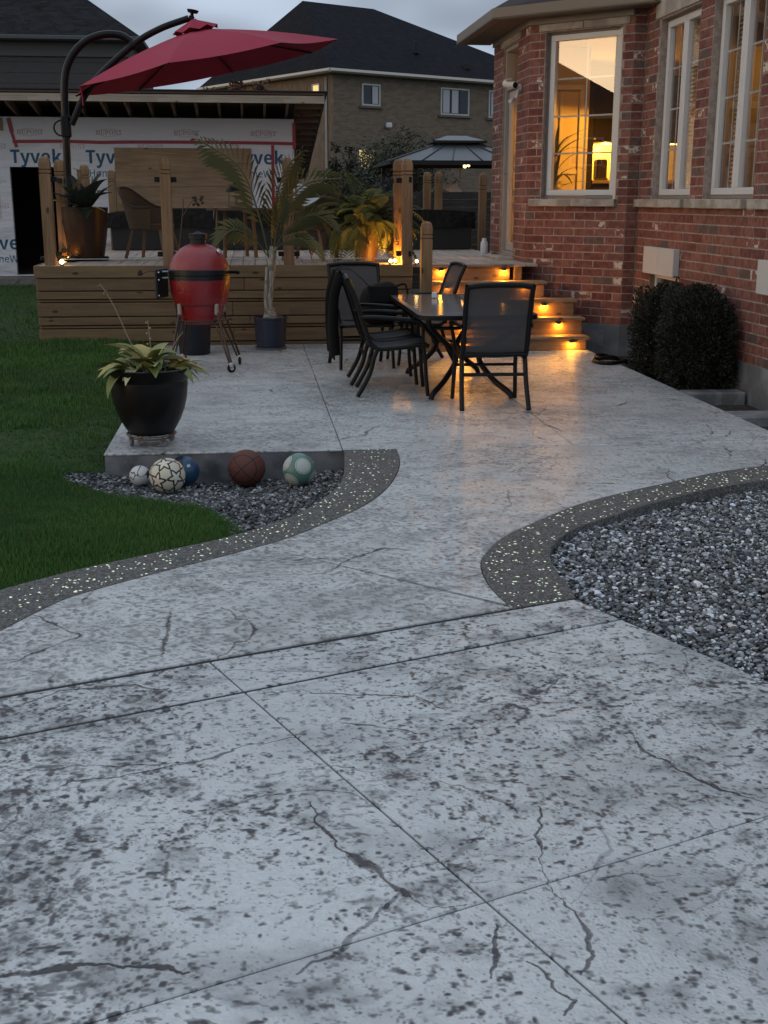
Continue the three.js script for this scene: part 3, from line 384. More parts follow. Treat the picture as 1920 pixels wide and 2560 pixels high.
// ---------------------------------------------------------------- deck, stairs, railing
const DY = .90, DZ = -13.85;
const wFront = [1, 2, 3].map(k => M(1, 1, 1, .8, woodTex([.098 + .013 * k, .06 + .007 * k, .031 + .004 * k], [.172, .11 + .004 * k, .06], 10 + k)));
const wTop = [1, 2, 3].map(k => M(1, 1, 1, .75, woodTex([.27, .225, .19], [.40 + .02 * k, .335 + .02 * k, .285 + .015 * k], 20 + k)));
const wPost = [1, 2].map(k => M(1, 1, 1, .8, woodTex([.16, .092, .045], [.27, .165, .085], 30 + k)));
const pick = a => a[Math.floor(rnd() * a.length)];
const deck = thing('wooden_deck', 'raised wooden deck with horizontal board front behind the patio', 'deck');
seed(200);
{ // surface boards run away from the camera
  const pit = .142; for (let x = -2.38, i = 0; x < 3.2; x += pit, i++) { const xc = x + pit / 2; const z0 = xc > 1.95 ? DZ + .0 : DZ - .038, z1 = -20.9; obj('deck_board', cb(pit - .006, .03, z0 - z1, xc, DY - .015, (z0 + z1) / 2, .004), pick(wTop), deck); }
  // front cladding rows [y0, y1, proud]
  const rows = [[.764, .898, .02], [.622, .757, 0], [.528, .612, 0], [.495, .517, -.02], [.336, .485, .0], [.238, .325, 0], [.203, .226, -.02], [.048, .192, 0], [-.06, .036, -.012]];
  for (const [a, b, p] of rows) { let segs = [[-2.40, -.2 + rr(-.3, .3)], [0, 1.83]]; segs[1][0] = segs[0][1] + .003; if (a > .7) segs = [[-2.42, 1.83]]; for (const [x0, x1] of segs) obj('front_board', cb(x1 - x0, b - a, .034, (x0 + x1) / 2, (a + b) / 2, DZ - .018 + p * .8, .006), pick(wFront), deck); obj('side_board', cb(.034, b - a, 6.9, -2.40 - p * .6, (a + b) / 2, DZ - 3.5, .006), pick(wFront), deck); }
  obj('deck_frame', bx(4.2, .8, .05, -.28, .42, DZ - .09), M(.04, .03, .02, .9), deck);
  obj('end_block', cb(.10, .17, .12, 3.07, .80, -13.92, .006), wFront[0], deck);
}
const stair = thing('deck_stairs', 'five lit wooden steps from the patio up to the deck', 'stairs');
{ const R = [.158, .345, .532, .718, .90], Z = [-12.97, -13.19, -13.41, -13.63, -13.85], XR = [3.70, 3.70, 3.66, 3.36, 3.00]; seed(210);
  const stepM = M(1, 1, 1, .5, woodTex([.20, .13, .075], [.32, .22, .13], 36)), riseM = M(1, 1, 1, .6, woodTex([.18, .105, .055], [.28, .17, .095], 37));
  for (let i = 0; i < 5; i++) { const y0 = i ? R[i - 1] : 0.004, x0 = 1.93, x1 = XR[i]; obj('riser', cb(x1 - x0 - .03, R[i] - y0 - .036, .03, (x0 + x1 - .03) / 2, (y0 + R[i] - .036) / 2, Z[i] - .016, .004), riseM, stair);
    if (i < 4) { for (let k = 0; k < 2; k++) obj('tread', cb(x1 - x0, .034, .124, (x0 + x1) / 2, R[i] - .018, Z[i] + .03 - .064 - k * .128, .006), stepM, stair); obj('side_panel', cb(.03, R[i] - .04, .2, x1 - .03, (R[i] - .036) / 2, Z[i] - .14, .004), riseM, stair); }
    else obj('nosing', cb(x1 - x0, .034, .05, (x0 + x1) / 2, R[i] - .0165, Z[i] + .028, .006), stepM, stair); }
  const lampPos = [[2.16, 4], [2.90, 4], [2.20, 3], [3.10, 3], [2.40, 2], [3.28, 2], [2.35, 1], [3.40, 1], [2.30, 0], [3.50, 0]];
  const hoodM = M(.06, .05, .04, .4, { metalness: .6 }), bulbM = glowM(1, .62, .16, 9);
  for (const [x, i] of lampPos) { const y = R[i] - .062, z = Z[i] + .02, l = part('step_light', stair); l.position.set(x, y, z); obj('hood', T(new THREE.SphereGeometry(.026, 20, 12, 0, 6.29, 0, 2.12), [0, .004, -.003]), hoodM, l); obj('bulb', T(new THREE.SphereGeometry(.0125, 12, 8), [0, -.004, 0]), bulbM, l); const q = new THREE.PointLight(0xffa830, 1.15, 0, 2); q.position.set(0, -.005, 0); q.castShadow = true; l.add(q); }
}
// railing: turned-top square posts, black clamps, frameless glass
function postGeo(h, w = .12) { const a = w / 2, s = Math.SQRT2; const pr = [[0, 0], [a, 0], [a, h - .19], [a - .012, h - .182], [a, h - .172], [a, h - .15], [a - .012, h - .142], [a, h - .132], [a, h - .07], [a * .82, h - .025], [a * .5, h - .004], [0, h]]; const g = new THREE.LatheGeometry(pr.map(p => new THREE.Vector2(Math.max(.0001, p[0] * s), p[1])), 4).toNonIndexed(); T(g, [0, 0, 0], [0, Math.PI / 4, 0]); g.computeVertexNormals(); return boxUV(g, 1, rnd() * 5, rnd() * 5); }
const blackM = K(.007, .5), blackGloss = K(.007, .3), glassM = new THREE.MeshPhysicalMaterial({ color: 0xffffff, transmission: 1, thickness: 0, roughness: 0, ior: 1.18, side: THREE.DoubleSide });
const rail = thing('glass_railing', 'glass railing with tall wooden posts along the deck', 'railing');
const posts = [[-2.24, -13.95], [-2.24, -15.02], [-2.24, -17.2], [-.935, -13.93], [.42, -13.93], [1.77, -13.93], [1.71, -14.22], [2.96, -20.6], [3.14, -20.5], [3.9, -20.55], [-2.24, -20.5]];
seed(220); const pg = [postGeo(1.17), postGeo(1.17), postGeo(1.17)];
posts.forEach(([x, z], i) => { const p = obj('post', pg[i % 3], wPost[i % 2], rail); p.position.set(x, i === 9 ? 0.3 : DY + .001, z); if (i === 9) p.scale.y = 1.5; });
for (const [x, z, sx, sz] of [[-2.24, -13.95, 1, 0], [-2.24, -13.95, 0, -1], [-.935, -13.93, 1, 0], [-.935, -13.93, -1, 0], [.42, -13.93, 1, 0], [.42, -13.93, -1, 0], [1.77, -13.93, -1, 0], [1.71, -14.22, -1, 0], [-2.24, -15.02, 0, 1]]) for (const y of [1.02, 1.83]) obj('clamp', cb(sx ? .062 : .05, .055, sx ? .05 : .062, x + sx * .09, y, z + sz * .09, .004), blackM, rail);
for (const y of [1.02, 1.84]) obj('clamp', cb(.03, .06, .02, 1.80, y, -13.863, .004), blackM, rail);
for (const [x0, x1] of [[-2.12, -1.05], [-.82, .30], [.54, 1.65]]) { obj('glass_panel', T(new THREE.PlaneGeometry(x1 - x0, .90), [(x0 + x1) / 2, 1.42, -13.93]), glassM, rail); obj('glass_edge', bx(x1 - x0, .006, .012, (x0 + x1) / 2, .968, -13.93), M(.5, .55, .55, .2), rail); }
obj('newel_post', T(postGeo(1.395, .118), [1.865, .003, -12.99]), wPost[0], rail);
// small lamps at the post feet
function footLamp(x, z, I, lab, r = .02) { const k = thing('deck_lamp', lab, 'lamp', [x, DY + .002, z]); obj('lamp_base', cyl(.026, .022, .012, 0, .006, 0, 16), blackM, k); obj('bulb', sph(r, 0, .012 + r, 0, 8), glowM(1, .74, .3, 9), k); const l = new THREE.PointLight(0xffa632, I, 0, 2); l.position.set(0, .012 + r, 0); l.castShadow = true; k.add(l); return k; }
footLamp(-2.115, -13.90, .10, 'bright round deck lamp at the foot of the corner post', .026); footLamp(-2.17, -14.80, .55, 'small deck lamp glowing left of the copper pot'); footLamp(1.585, -13.92, .3, 'small bright deck lamp beside the post clamp below the fern', .022); footLamp(1.65, -14.02, 2.4, 'small bright deck lamp between the two stair-side posts', .022); footLamp(1.885, -13.89, .05, 'small bright deck lamp behind the short stair post', .02);

// ---------------------------------------------------------------- things on the deck
{ // cantilever umbrella
  const u = thing('cantilever_umbrella', 'tilted crimson cantilever umbrella on a black curved pole', 'umbrella', [-2.12, DY, -14.95]); const ox = -2.12, oy = DY, z0 = 0; const q = (x, y, z = 0) => [x - ox, y - oy, z];
  obj('base_plate', [cb(.8, .05, .1, 0, .028, 0, .01), cb(.1, .05, .8, 0, .028, 0, .01)], blackM, u);
  obj('pole', tube([q(-2.16, .93), q(-2.15, 1.5), q(-2.13, 2.4), q(-2.11, 2.93), q(-2.03, 3.18), q(-1.87, 3.36), q(-1.66, 3.45), q(-1.45, 3.45), q(-1.31, 3.37)], .044, 60, 14), blackGloss, u);
  obj('arm', tube([q(-2.06, 2.46, .02), q(-1.80, 2.90, .03), q(-1.32, 3.33, .03), q(-1.0, 3.52, .02), q(-.66, 3.645, 0)], .038, 40, 12), blackGloss, u);
  obj('slider', [cb(.11, .26, .10, -.005, 2.44 - oy, 0, .02), sph(.055, -1.31 - ox, 3.34 - oy, .02, 8)], blackM, u);
  obj('crank_handle', [T(new THREE.TorusGeometry(.085, .010, 8, 24, Math.PI), [-.055, 2.42 - oy, .03], [0, 0, Math.PI / 2])], blackM, u);
  obj('solar_cap', [cyl(.055, .07, .03, -.61 - ox, 3.72 - oy, 0, 20, [0, 0, -.15]), cyl(.02, .02, .06, -.62 - ox, 3.68 - oy, 0)], blackM, u);
  obj('hub', [bar(q(-.66, 3.645), q(-.60, 3.63), .035), tube([q(-.60, 3.63), q(-.565, 3.56), q(-.55, 3.44)], .03, 10, 10)], blackM, u);
  // canopy: eight panels about a tilted axis
  const R = 1.60, cn = V(-.50 - ox, 3.09 - oy, .15), ax = new THREE.Euler(.03, 0, .197), pk = .43, N = 8;
  const fabM = M(.29, .010, .042, .85, { bumpMap: noiseBump(200, 4), bumpScale: .001 }); const W = (r, a, h) => V(Math.cos(a) * r, h, Math.sin(a) * r).applyEuler(ax).add(cn);
  const prof = t => pk * (1 - t) + .035 * Math.sin(Math.PI * t); const ph = .2;
  for (let k = 0; k < N; k++) { const q_ = [], S = 6, D = 6; for (let i = 0; i < S; i++) for (let j = 0; j < D; j++) { const pt = (s, d) => { const t = mix(.12, 1, d / D), f = s / S, a0 = ph + k / N * 6.2832, a1 = ph + (k + 1) / N * 6.2832; const A = W(R * t, a0, prof(t)), B = W(R * t, a1, prof(t)); const sag = .055 * Math.sin(Math.PI * f) * t; const p = A.lerp(B, f); const toC = cn.clone().sub(p).multiplyScalar(sag * .35 * (d === D ? 1.3 : 1)); return p.add(toC).add(V(0, -sag * .35, 0)).toArray(); }; q_.push([pt(i, j), pt(i + 1, j), pt(i + 1, j + 1), pt(i, j + 1)]); }
    const g = mergeVertices((() => { const t = tris(q_); t.deleteAttribute('normal'); t.deleteAttribute('uv'); return t; })(), 1e-4); g.computeVertexNormals(); obj('canopy_panel', boxUV(g.toNonIndexed(), 0), fabM, u);
    const a0 = ph + k / N * 6.2832; obj('rib', bar(W(.12, a0, prof(.1) - .03).toArray(), W(R * .985, a0, prof(.985) - .014).toArray(), .010, 6), blackM, u); }
  const vq = []; for (let k = 0; k < N; k++) { const a0 = ph + k / N * 6.2832, a1 = ph + (k + 1) / N * 6.2832; vq.push([W(.02, a0, pk + .10).toArray(), W(.27, a0, pk - .0).toArray(), W(.26, (a0 + a1) / 2, pk - .035).toArray(), W(.27, a1, pk - .0).toArray(), W(.02, a1, pk + .10).toArray()]); } obj('vent_cap', tris(vq), fabM, u);
  obj('tie_strap', tube([W(R, ph + 3 / N * 6.2832, -.0).toArray(), W(R + .0, ph + 3 / N * 6.2832, -.12).toArray(), W(R + .02, ph + 3 / N * 6.2832, -.2).toArray()], .008, 8, 5), fabM, u);
}
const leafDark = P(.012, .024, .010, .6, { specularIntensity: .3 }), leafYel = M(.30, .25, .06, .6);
{ // copper pot
  const k = thing('copper_planter', 'copper brown tapered planter with dark broad leaves on the deck', 'planter', [-1.985, DY + .001, -15.05]);
  obj('pot', lathe([[0, 0], [.185, 0], [.2, .01], [.235, .2], [.262, .4], [.27, .55], [.278, .62], [.268, .625], [.255, .6], [.25, .58], [0, .57]], 48), M(.036, .017, .010, .4, { metalness: .3, map: noiseTex([.6, .55, .5], [1, 1, 1], 9, 7) }), k);
  obj('soil', cyl(.24, .24, .02, 0, .585, 0, 24), M(.03, .02, .015, 1), k); obj('saucer', lathe([[0, -.0005], [.2, 0], [.26, .03], [.25, .03], [.2, .012], [0, .012]], 32), blackM, k);
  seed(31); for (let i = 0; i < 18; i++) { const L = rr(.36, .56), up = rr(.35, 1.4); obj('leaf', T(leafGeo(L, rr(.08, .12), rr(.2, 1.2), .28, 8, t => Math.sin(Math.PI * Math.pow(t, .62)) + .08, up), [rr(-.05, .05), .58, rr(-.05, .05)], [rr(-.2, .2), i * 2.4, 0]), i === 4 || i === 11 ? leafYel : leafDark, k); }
  for (let i = 0; i < 2; i++) obj('yellow_leaf', T(leafGeo(.36, .035, .9, .2, 8, t => Math.sin(Math.PI * t ** .6) + .05, 1.2 - i * .9), [-.12 + .1 * i, .6 + (i ? 0 : .16), .16], [0, -.25 - i * .2, 0]), leafYel, k);
  obj('dry_stalk', [tube([[.05, .58, 0], [.09, .75, .02], [.12, .98, .03]], .006, 10, 5), tube([[.1, .85, .02], [.15, .93, .03]], .004, 4, 4), tube([[.0, .6, 0], [.02, .8, -.02], [.03, .9, 0]], .004, 8, 5)], M(.16, .1, .06, .9), k);
  { const f = []; for (let i = 0; i < 24; i++) f.push(T(leafGeo(rr(.06, .12), .012, 1, .2, 4, undefined, rr(.4, 1.4)), [-.05 + rr(-.015, .015), .78 + i * .012, .0], [0, rr(0, 6), 0])); f.push(bar([-.04, .58, 0], [-.05, 1.06, 0], .012)); obj('dried_flower', f, M(.32, .22, .12, .9), k); }
}
// wicker armchairs
const wickM = M(1, 1, 1, .8, { map: tex(256, 256, (i, j) => { const w = Math.abs(Math.sin(i / 256 * Math.PI * 24 + (Math.floor(j / 10.66) % 2) * 1.57)), h = Math.abs(Math.sin(j / 256 * Math.PI * 24)), v = .35 + .65 * w * h; return [.24 * v, .165 * v, .10 * v]; }, true, [3, 3]), bumpMap: tex(256, 256, (i, j) => { const w = Math.abs(Math.sin(i / 256 * Math.PI * 24 + (Math.floor(j / 10.66) % 2) * 1.57)), h = Math.abs(Math.sin(j / 256 * Math.PI * 24)), v = w * h; return [v, v, v]; }, false, [3, 3]), bumpScale: .01 });
function wicker(p, ry, label) {
  const c = thing('wicker_armchair', label, 'chair', p, ry, 'wicker armchairs on the deck'); const legM = M(.12, .07, .04, .6);
  const q = [], N = 28, topH = a => mix(.86, .62, sst(.2, 1.5, Math.abs(a))), rad = (a, t) => .27 + .09 * t * (1 + .3 * Math.cos(a)); // opening faces +x; back at -x
  for (let i = 0; i < N; i++) { const a0 = mix(-1.95, 1.95, i / N), a1 = mix(-1.95, 1.95, (i + 1) / N); for (let j = 0; j < 6; j++) { const pt = (a, t) => [-Math.cos(a) * rad(a, t), mix(.36, topH(a), t), Math.sin(a) * rad(a, t)]; q.push([pt(a0, j / 6), pt(a1, j / 6), pt(a1, (j + 1) / 6), pt(a0, (j + 1) / 6)]); } }
  const uvs = tris(q); const pp = uvs.attributes.position, uu = uvs.attributes.uv; for (let i = 0; i < pp.count; i++) uu.setXY(i, Math.atan2(pp.getZ(i), -pp.getX(i)) * .35, pp.getY(i)); obj('shell', uvs, wickM, c);
  obj('rim', tube(Array.from({ length: 21 }, (_, i) => { const a = mix(-1.95, 1.95, i / 20); return [-Math.cos(a) * rad(a, 1), topH(a), Math.sin(a) * rad(a, 1)]; }), .016, 60, 8), wickM, c);
  obj('seat', cyl(.26, .27, .07, .02, .385, 0, 28), wickM, c);
  for (const [x, z] of [[.22, .2], [.22, -.2], [-.2, .2], [-.2, -.2]]) obj('leg', sqbar([x * .85, .36, z * .85], [x * 1.25, .0, z * 1.25], .035, .03), legM, c);
  return c;
}
wicker([-1.24, DY, -15.55], -.35, 'wicker armchair with its back to the copper planter'); wicker([.72, DY, -15.0], 2.75, 'wicker armchair half hidden behind the palm');
{ // side table, cloth, lantern
  const t = thing('deck_table', 'dark round wooden table carrying the lantern on the deck', 'table', [-.20, DY, -15.75]); obj('table_top', cyl(.36, .36, .03, 0, .60, 0, 36), M(.09, .05, .03, .5), t); for (let i = 0; i < 4; i++) { const a = i * 1.571 + .5; obj('leg', sqbar([Math.cos(a) * .25, .59, Math.sin(a) * .25], [Math.cos(a) * .29, 0, Math.sin(a) * .29], .035, .035), M(.09, .05, .03, .5), t); }
  const l = thing('lantern', 'dark metal lantern with domed roof on the deck table', 'lantern', [-.19, DY + .617, -15.72]); const lm = K(.008, .5);
  obj('lantern_base', cb(.21, .03, .21, 0, .015, 0, .006), M(.2, .15, .1, .7), l); for (const a of [-1, 1]) for (const b of [-1, 1]) obj('corner_post', cb(.02, .16, .02, a * .085, .11, b * .085, .003), M(.2, .15, .1, .7), l); obj('glass_pane', bx(.15, .15, .15, 0, .106, 0), glassM, l); obj('candle', cyl(.03, .03, .08, 0, .071, 0, 16), M(.25, .2, .15, .6), l); for (const a of [-1, 1]) { obj('lattice', [bx(.15, .012, .012, 0, .06, a * .08), bx(.15, .012, .012, 0, .14, a * .08), bx(.01, .15, .012, 0, .106, a * .0801)], M(.2, .15, .1, .7), l); };
  obj('lantern_roof', lathe([[.0, .188], [.122, .19], [.122, .2], [.098, .25], [.05, .29], [.02, .305], [.02, .33], [.035, .335], [.02, .36], [.008, .375], [0, .38]], 24), lm, l);
  const c = []; for (let i = 0; i < 10; i++) for (let j = 0; j < 8; j++) { const pt = (u, v) => { const x = u / 10 * .3, z = v / 8 * .22; const dr = Math.max(0, .09 - x) * 1.3; return [-.54 + x + dr * .6, DY + .619 - dr * (1 + .35 * Math.sin(z * 26)) + .004 * Math.sin(x * 40), -15.67 + z + .0]; }; c.push([pt(i, j), pt(i, j + 1), pt(i + 1, j + 1), pt(i + 1, j)]); } tag(obj('white_napkin', tris(c), M(.68, .68, .68, .9)), 'white cloth hanging over the edge of the deck table', 'cloth');
}
{ // swim spa with cover
  const s = thing('swim_spa', 'long covered swim spa with navy cover at the back of the deck', 'spa', [.62, DY, -18.95]); const pm = K(.03, .6);
  for (let i = 0; i < 6; i++) obj('side_panel', cb(.86, .36, .04, -2.19 + i * .876, .19, 1.0, .006), pm, s); for (const x of [-2.62, 2.62]) obj('end_panel', cb(.04, .36, 1.98, x, .19, 0, .006), M(.2, .12, .07, .8), s);
  obj('trim_strip', cb(5.24, .03, .05, 0, .385, 1.0, .006), M(.36, .35, .34, .5), s);
  const q = [], nx = 44, nz = 8, top = (x, z) => .575 + .025 * Math.sin(x * 1.7 + 1) * Math.cos(z * 2) + .02 * (fbm(x * 3, z * 3, 3, 5) - .5) - .05 * Math.pow(Math.abs(x) / 2.7, 6); const clothM = K(.010, .6, { bumpMap: noiseBump(10, 6), bumpScale: .03 });
  for (let i = 0; i < nx; i++) for (let j = 0; j < nz; j++) { const pt = (u, v) => { const x = mix(-2.68, 2.68, u / nx), z = mix(-1.05, 1.05, v / nz); return [x, top(x, z), z]; }; q.push([pt(i, j), pt(i, j + 1), pt(i + 1, j + 1), pt(i + 1, j)]); }
  for (let i = 0; i < nx; i++) { const pt = (u, y) => { const x = mix(-2.68, 2.68, u / nx); return [x, y ? top(x, 1.05) : .31 + .03 * fbm(x * 2, 3, 3, 8) , 1.05 + (y ? 0 : .02 * Math.sin(x * 9))]; }; q.push([pt(i, 1), pt(i, 0), pt(i + 1, 0), pt(i + 1, 1)]); }
  for (const X of [-2.68, 2.68]) q.push([[X, top(X, -1.05), -1.05], [X, .31, -1.05], [X, .31, 1.05], [X, top(X, 1.05), 1.05]]);
  obj('cover', tris(q), clothM, s);
}
{ // fern in a tall pot
  const k = thing('potted_fern', 'bushy fern in a tall pot lit gold by the post lamps', 'plant', [1.36, DY + .001, -14.55]); k.scale.setScalar(1.15); obj('pot', lathe([[0, 0], [.10, 0], [.11, .01], [.145, .4], [.15, .42], [.14, .42], [.13, .38], [0, .37]], 32), M(.12, .07, .045, .5), k);
  seed(52); const fm = [M(.085, .105, .022, .6, {}), M(.13, .14, .03, .6)];
  for (let i = 0; i < 120; i++) { const L = rr(.35, .78), up = rr(-.1, 1.45), bend = rr(.8, 2.3), n = 22; const ls = []; let x = 0, y = 0, a = up; const path = [[0, 0, 0]]; for (let s = 1; s <= n; s++) { x += Math.cos(a) * L / n; y += Math.sin(a) * L / n; a -= bend / n; path.push([x, y, 0]); const wl = .10 * Math.sin(Math.PI * (.12 + .86 * s / n)) + .01; for (const sd of [1, -1]) { const d = [Math.cos(a) * .5, Math.sin(a) * .5, 0]; ls.push([[x, y, 0], [x + d[0] * wl * .5 + .006, y + d[1] * wl * .5 + .007, sd * wl * .55], [x + d[0] * wl, y + d[1] * wl - .015, sd * wl], [x + d[0] * wl * .4 - .006, y + d[1] * wl * .4 - .006, sd * wl * .55]]); } }
    obj('frond', T(mg([tris(ls), tube(path.filter((_, q) => q % 3 === 0), .003, 10, 4)]), [rr(-.04, .04), .38, rr(-.04, .04)], [rr(-.15, .15), i * 2.39996 + rr(-.3, .3), 0]), fm[i % 2], k); }
}
{ const k = thing('white_bottle', 'white plastic bottle standing on the deck by the door', 'bottle', [3.075, DY + .001, -16.0]); obj('bottle_body', lathe([[0, 0], [.045, 0], [.05, .01], [.05, .15], [.042, .18], [.03, .19], [0, .19]], 24), M(.7, .72, .74, .5), k); obj('cap', cyl(.03, .03, .035, 0, .208, 0, 20), M(.75, .76, .78, .4), k); }
console.log('deck ok');
// ---------------------------------------------------------------- things on the patio
const frameM = K(.006, .42), slingM = K(.065, .85, { transparent: true, opacity: .93, bumpMap: noiseBump(300, 8), bumpScale: .001 });
function slingChair(label) { // faces +x, base at origin
  const c = thing('patio_chair', label, 'chair', [0, 0, 0], 0, 'sling chairs around the patio table');
  const bk = [[-.355, .985], [-.345, .955], [-.30, .86], [-.245, .70], [-.195, .54], [-.165, .455], [-.12, .415], [-.06, .402], [.10, .415], [.24, .435], [.305, .435], [.33, .42]];
  for (const s of [1, -1]) {
    const z = s * .255; const P3 = l => l.map(p => [p[0], p[1], z]);
    obj('side_rail', T(tube(P3(bk), .02, 60, 8), [0, 0, 0], [0, 0, 0]), frameM, c);
    obj('leg', tube([[.285, .43, z], [.30, .3, z * 1.0], [.31, .15, z * 1.02], [.325, 0.004, z * 1.04]], .017, 16, 8), frameM, c);
    obj('leg', tube([[-.10, .405, z], [-.13, .33, z], [-.165, .2, z * 1.02], [-.225, .08, z * 1.04], [-.27, 0.004, z * 1.05]], .019, 20, 8), frameM, c);
    obj('armrest', [tube([[-.245, .665, z * 1.05], [-.1, .668, z * 1.16], [.1, .655, z * 1.2], [.24, .64, z * 1.18]], .018, 20, 8), tube([[.24, .64, z * 1.18], [.275, .60, z * 1.12], [.28, .5, z * 1.05], [.285, .42, z]], .015, 12, 8)], frameM, c);
  }
  obj('top_rail', tube([[-.35, .97, -.25], [-.362, .985, -.12], [-.362, .985, .12], [-.35, .97, .25]], .021, 20, 8), frameM, c);
  obj('stretcher', [bar([-.148, .27, -.258], [-.148, .27, .258], .014), bar([.302, .29, -.255], [.302, .29, .255], .012), bar([.31, .425, -.25], [.31, .425, .25], .018), bar([-.165, .43, -.25], [-.165, .43, .25], .016)], frameM, c);
  const q = []; const cv = new THREE.CatmullRomCurve3(bk.map(p => V(p[0], p[1], 0))).getPoints(44); for (let i = 0; i < 44; i++) for (let j = 0; j < 6; j++) { const pt = (a, b) => { const t = b / 6, sg = .014 * Math.sin(Math.PI * t); const p = cv[a]; return [p.x + sg * (a < 22 ? -.9 : 0), p.y - sg * (a < 22 ? .2 : 1) + .004, mix(-.243, .243, t)]; }; q.push([pt(i, j), pt(i, j + 1), pt(i + 1, j + 1), pt(i + 1, j)]); }
  obj('sling', (() => { const g = mergeVertices((() => { const t = tris(q); t.deleteAttribute('normal'); return t; })()); g.computeVertexNormals(); return g.toNonIndexed(); })(), slingM, c);
  return c;
}
const ch = slingChair('black sling patio chair at the near table end with its back to the driveway slab'); ch.position.set(1.895, .004, -9.46); ch.rotation.y = Math.PI / 2 - .03;
dup(ch, [1.145, .004, -10.22], -.06, 'black sling patio chair at the table side nearest the grill, beside the coat chair'); dup(ch, [1.13, .004, -10.86], -.03, 'black sling patio chair with the black coat over its back'); dup(ch, [1.06, .004, -11.95], -Math.PI / 2 + .12, 'black sling patio chair with a bag on its seat, facing out from the deck'); dup(ch, [1.73, .004, -12.15], Math.PI + .1, 'black sling patio chair standing sideways between table and stairs');
{ const t = thing('patio_table', 'rectangular glass topped patio table with black curved legs', 'table', [1.80, .004, -10.55]);
  const sh_ = (w, l, r) => { const s = new THREE.Shape(), a = w / 2, b = l / 2; s.moveTo(-a + r, -b); s.lineTo(a - r, -b); s.quadraticCurveTo(a, -b, a, -b + r); s.lineTo(a, b - r); s.quadraticCurveTo(a, b, a - r, b); s.lineTo(-a + r, b); s.quadraticCurveTo(-a, b, -a, b - r); s.lineTo(-a, -b + r); s.quadraticCurveTo(-a, -b, -a + r, -b); return s; };
  const rim = sh_(.97, 2.22, .14); rim.holes.push(sh_(.88, 2.13, .11)); obj('rim', boxUV(T(new THREE.ExtrudeGeometry(rim, { depth: .03, bevelEnabled: true, bevelSize: .004, bevelThickness: .004, bevelSegments: 2 }), [0, .69, 0], [-Math.PI / 2, 0, 0])), frameM, t);
  obj('glass_top', boxUV(T(new THREE.ExtrudeGeometry(sh_(.875, 2.125, .11), { depth: .006, bevelEnabled: false }), [0, .716, 0], [-Math.PI / 2, 0, 0])), P(.13, .115, .11, .16, { clearcoat: .5, clearcoatRoughness: .1, bumpMap: noiseBump(5, 9), bumpScale: .002 }), t);
  for (const sx of [-1, 1]) for (const sz of [-1, 1]) obj('leg', tube([[sx * .40, .69, sz * .95], [sx * .36, .6, sz * .86], [sx * .15, .40, sz * .58], [sx * .10, .30, sz * .55], [sx * .2, .15, sz * .64], [sx * .32, .05, sz * .76], [sx * .345, 0, sz * .78]], .024, 30, 8), frameM, t);
  obj('apron', [bar([-.36, .60, -.86], [.36, .60, -.86], .014), bar([-.36, .60, .86], [.36, .60, .86], .014), bar([-.12, .33, -.55], [.12, .33, -.55], .014), bar([-.12, .33, .55], [.12, .33, .55], .014), bar([0, .33, -.55], [0, .33, .55], .012)], frameM, t); }
tag(obj('white_cube', cb(.045, .05, .045, 1.69, .755, -11.2, .004), M(.7, .7, .7, .6)), 'small white cube on the glass patio table', 'ornament');
{ // coat over the chair back
  const q = [], n = 26, m = 12; const pt = (i, j) => { const t = i / n, v = j / m; let x, y; const z = mix(-.24, .24, v) * (1 - .25 * Math.max(0, .25 - t) * 2); if (t < .3) { const f = t / .3; x = mix(.03, -.335, Math.pow(f, .8)); y = mix(.76, 1.035, Math.sin(f * Math.PI / 2)); } else { const f = (t - .3) / .7; x = mix(-.37, -.43, f) - .03 * Math.sin(f * 3); y = mix(1.035, .24, Math.pow(f, .85)); } const fold = .022 * Math.sin(v * 17 + t * 3) * sst(.15, .6, t); return [1.13 + x + fold, y + .012 * Math.sin(v * 9 + 1) * t * 2, -10.86 + z + .014 * Math.sin(t * 14 + v * 5)]; };
  for (let i = 0; i < n; i++) for (let j = 0; j < m; j++) q.push([pt(i, j), pt(i, j + 1), pt(i + 1, j + 1), pt(i + 1, j)]);
  const g = mergeVertices((() => { const t = tris(q); t.deleteAttribute('normal'); t.deleteAttribute('uv'); return t; })()); g.computeVertexNormals();
  const c = thing('black_coat', 'black coat draped over a patio chair back', 'coat', [0, 0, 0]); const cm = K(.005, .95); obj('coat_body', boxUV(g.toNonIndexed()), cm, c);
  const sl = (z, l) => tube([[.77, .99, -10.86 + z], [.71, .8, -10.86 + z * 1.1], [.70, .55, -10.86 + z * 1.15], [.715, l, -10.86 + z * 1.1]], .045, 24, 10); obj('sleeve', sl(.23, .28), cm, c); obj('sleeve', sl(-.2, .26), cm, c);
}
{ const b = thing('black_bag', 'black shoulder bag with a strap on the patio chair by the deck', 'bag', [1.22, .435, -11.72], .3); const s = new THREE.SphereGeometry(1, 32, 20).toNonIndexed(); const p = s.attributes.position; for (let i = 0; i < p.count; i++) { let x = p.getX(i), y = p.getY(i), z = p.getZ(i); const e = .6; x = Math.sign(x) * Math.abs(x) ** e; y = Math.sign(y) * Math.abs(y) ** e; z = Math.sign(z) * Math.abs(z) ** .8; const f = 1 + .08 * (vn(x * 3 + 5, y * 3 + z * 2 + 5, 2) - .5); p.setXYZ(i, x * .19 * f, (y * .2 + .2) * (1 + .1 * x), z * .12 * f); } s.computeVertexNormals(); const bm = K(.005, .8); obj('bag_body', s, bm, b); obj('flap', T(cb(.32, .16, .02, 0, 0, 0, .01), [0, .3, .105], [-.2, 0, 0]), bm, b); obj('strap', tube([[.17, .36, 0], [.26, .38, .05], [.27, .22, .09], [.22, .12, .1], [.17, .1, .06]], .010, 30, 6), bm, b); }
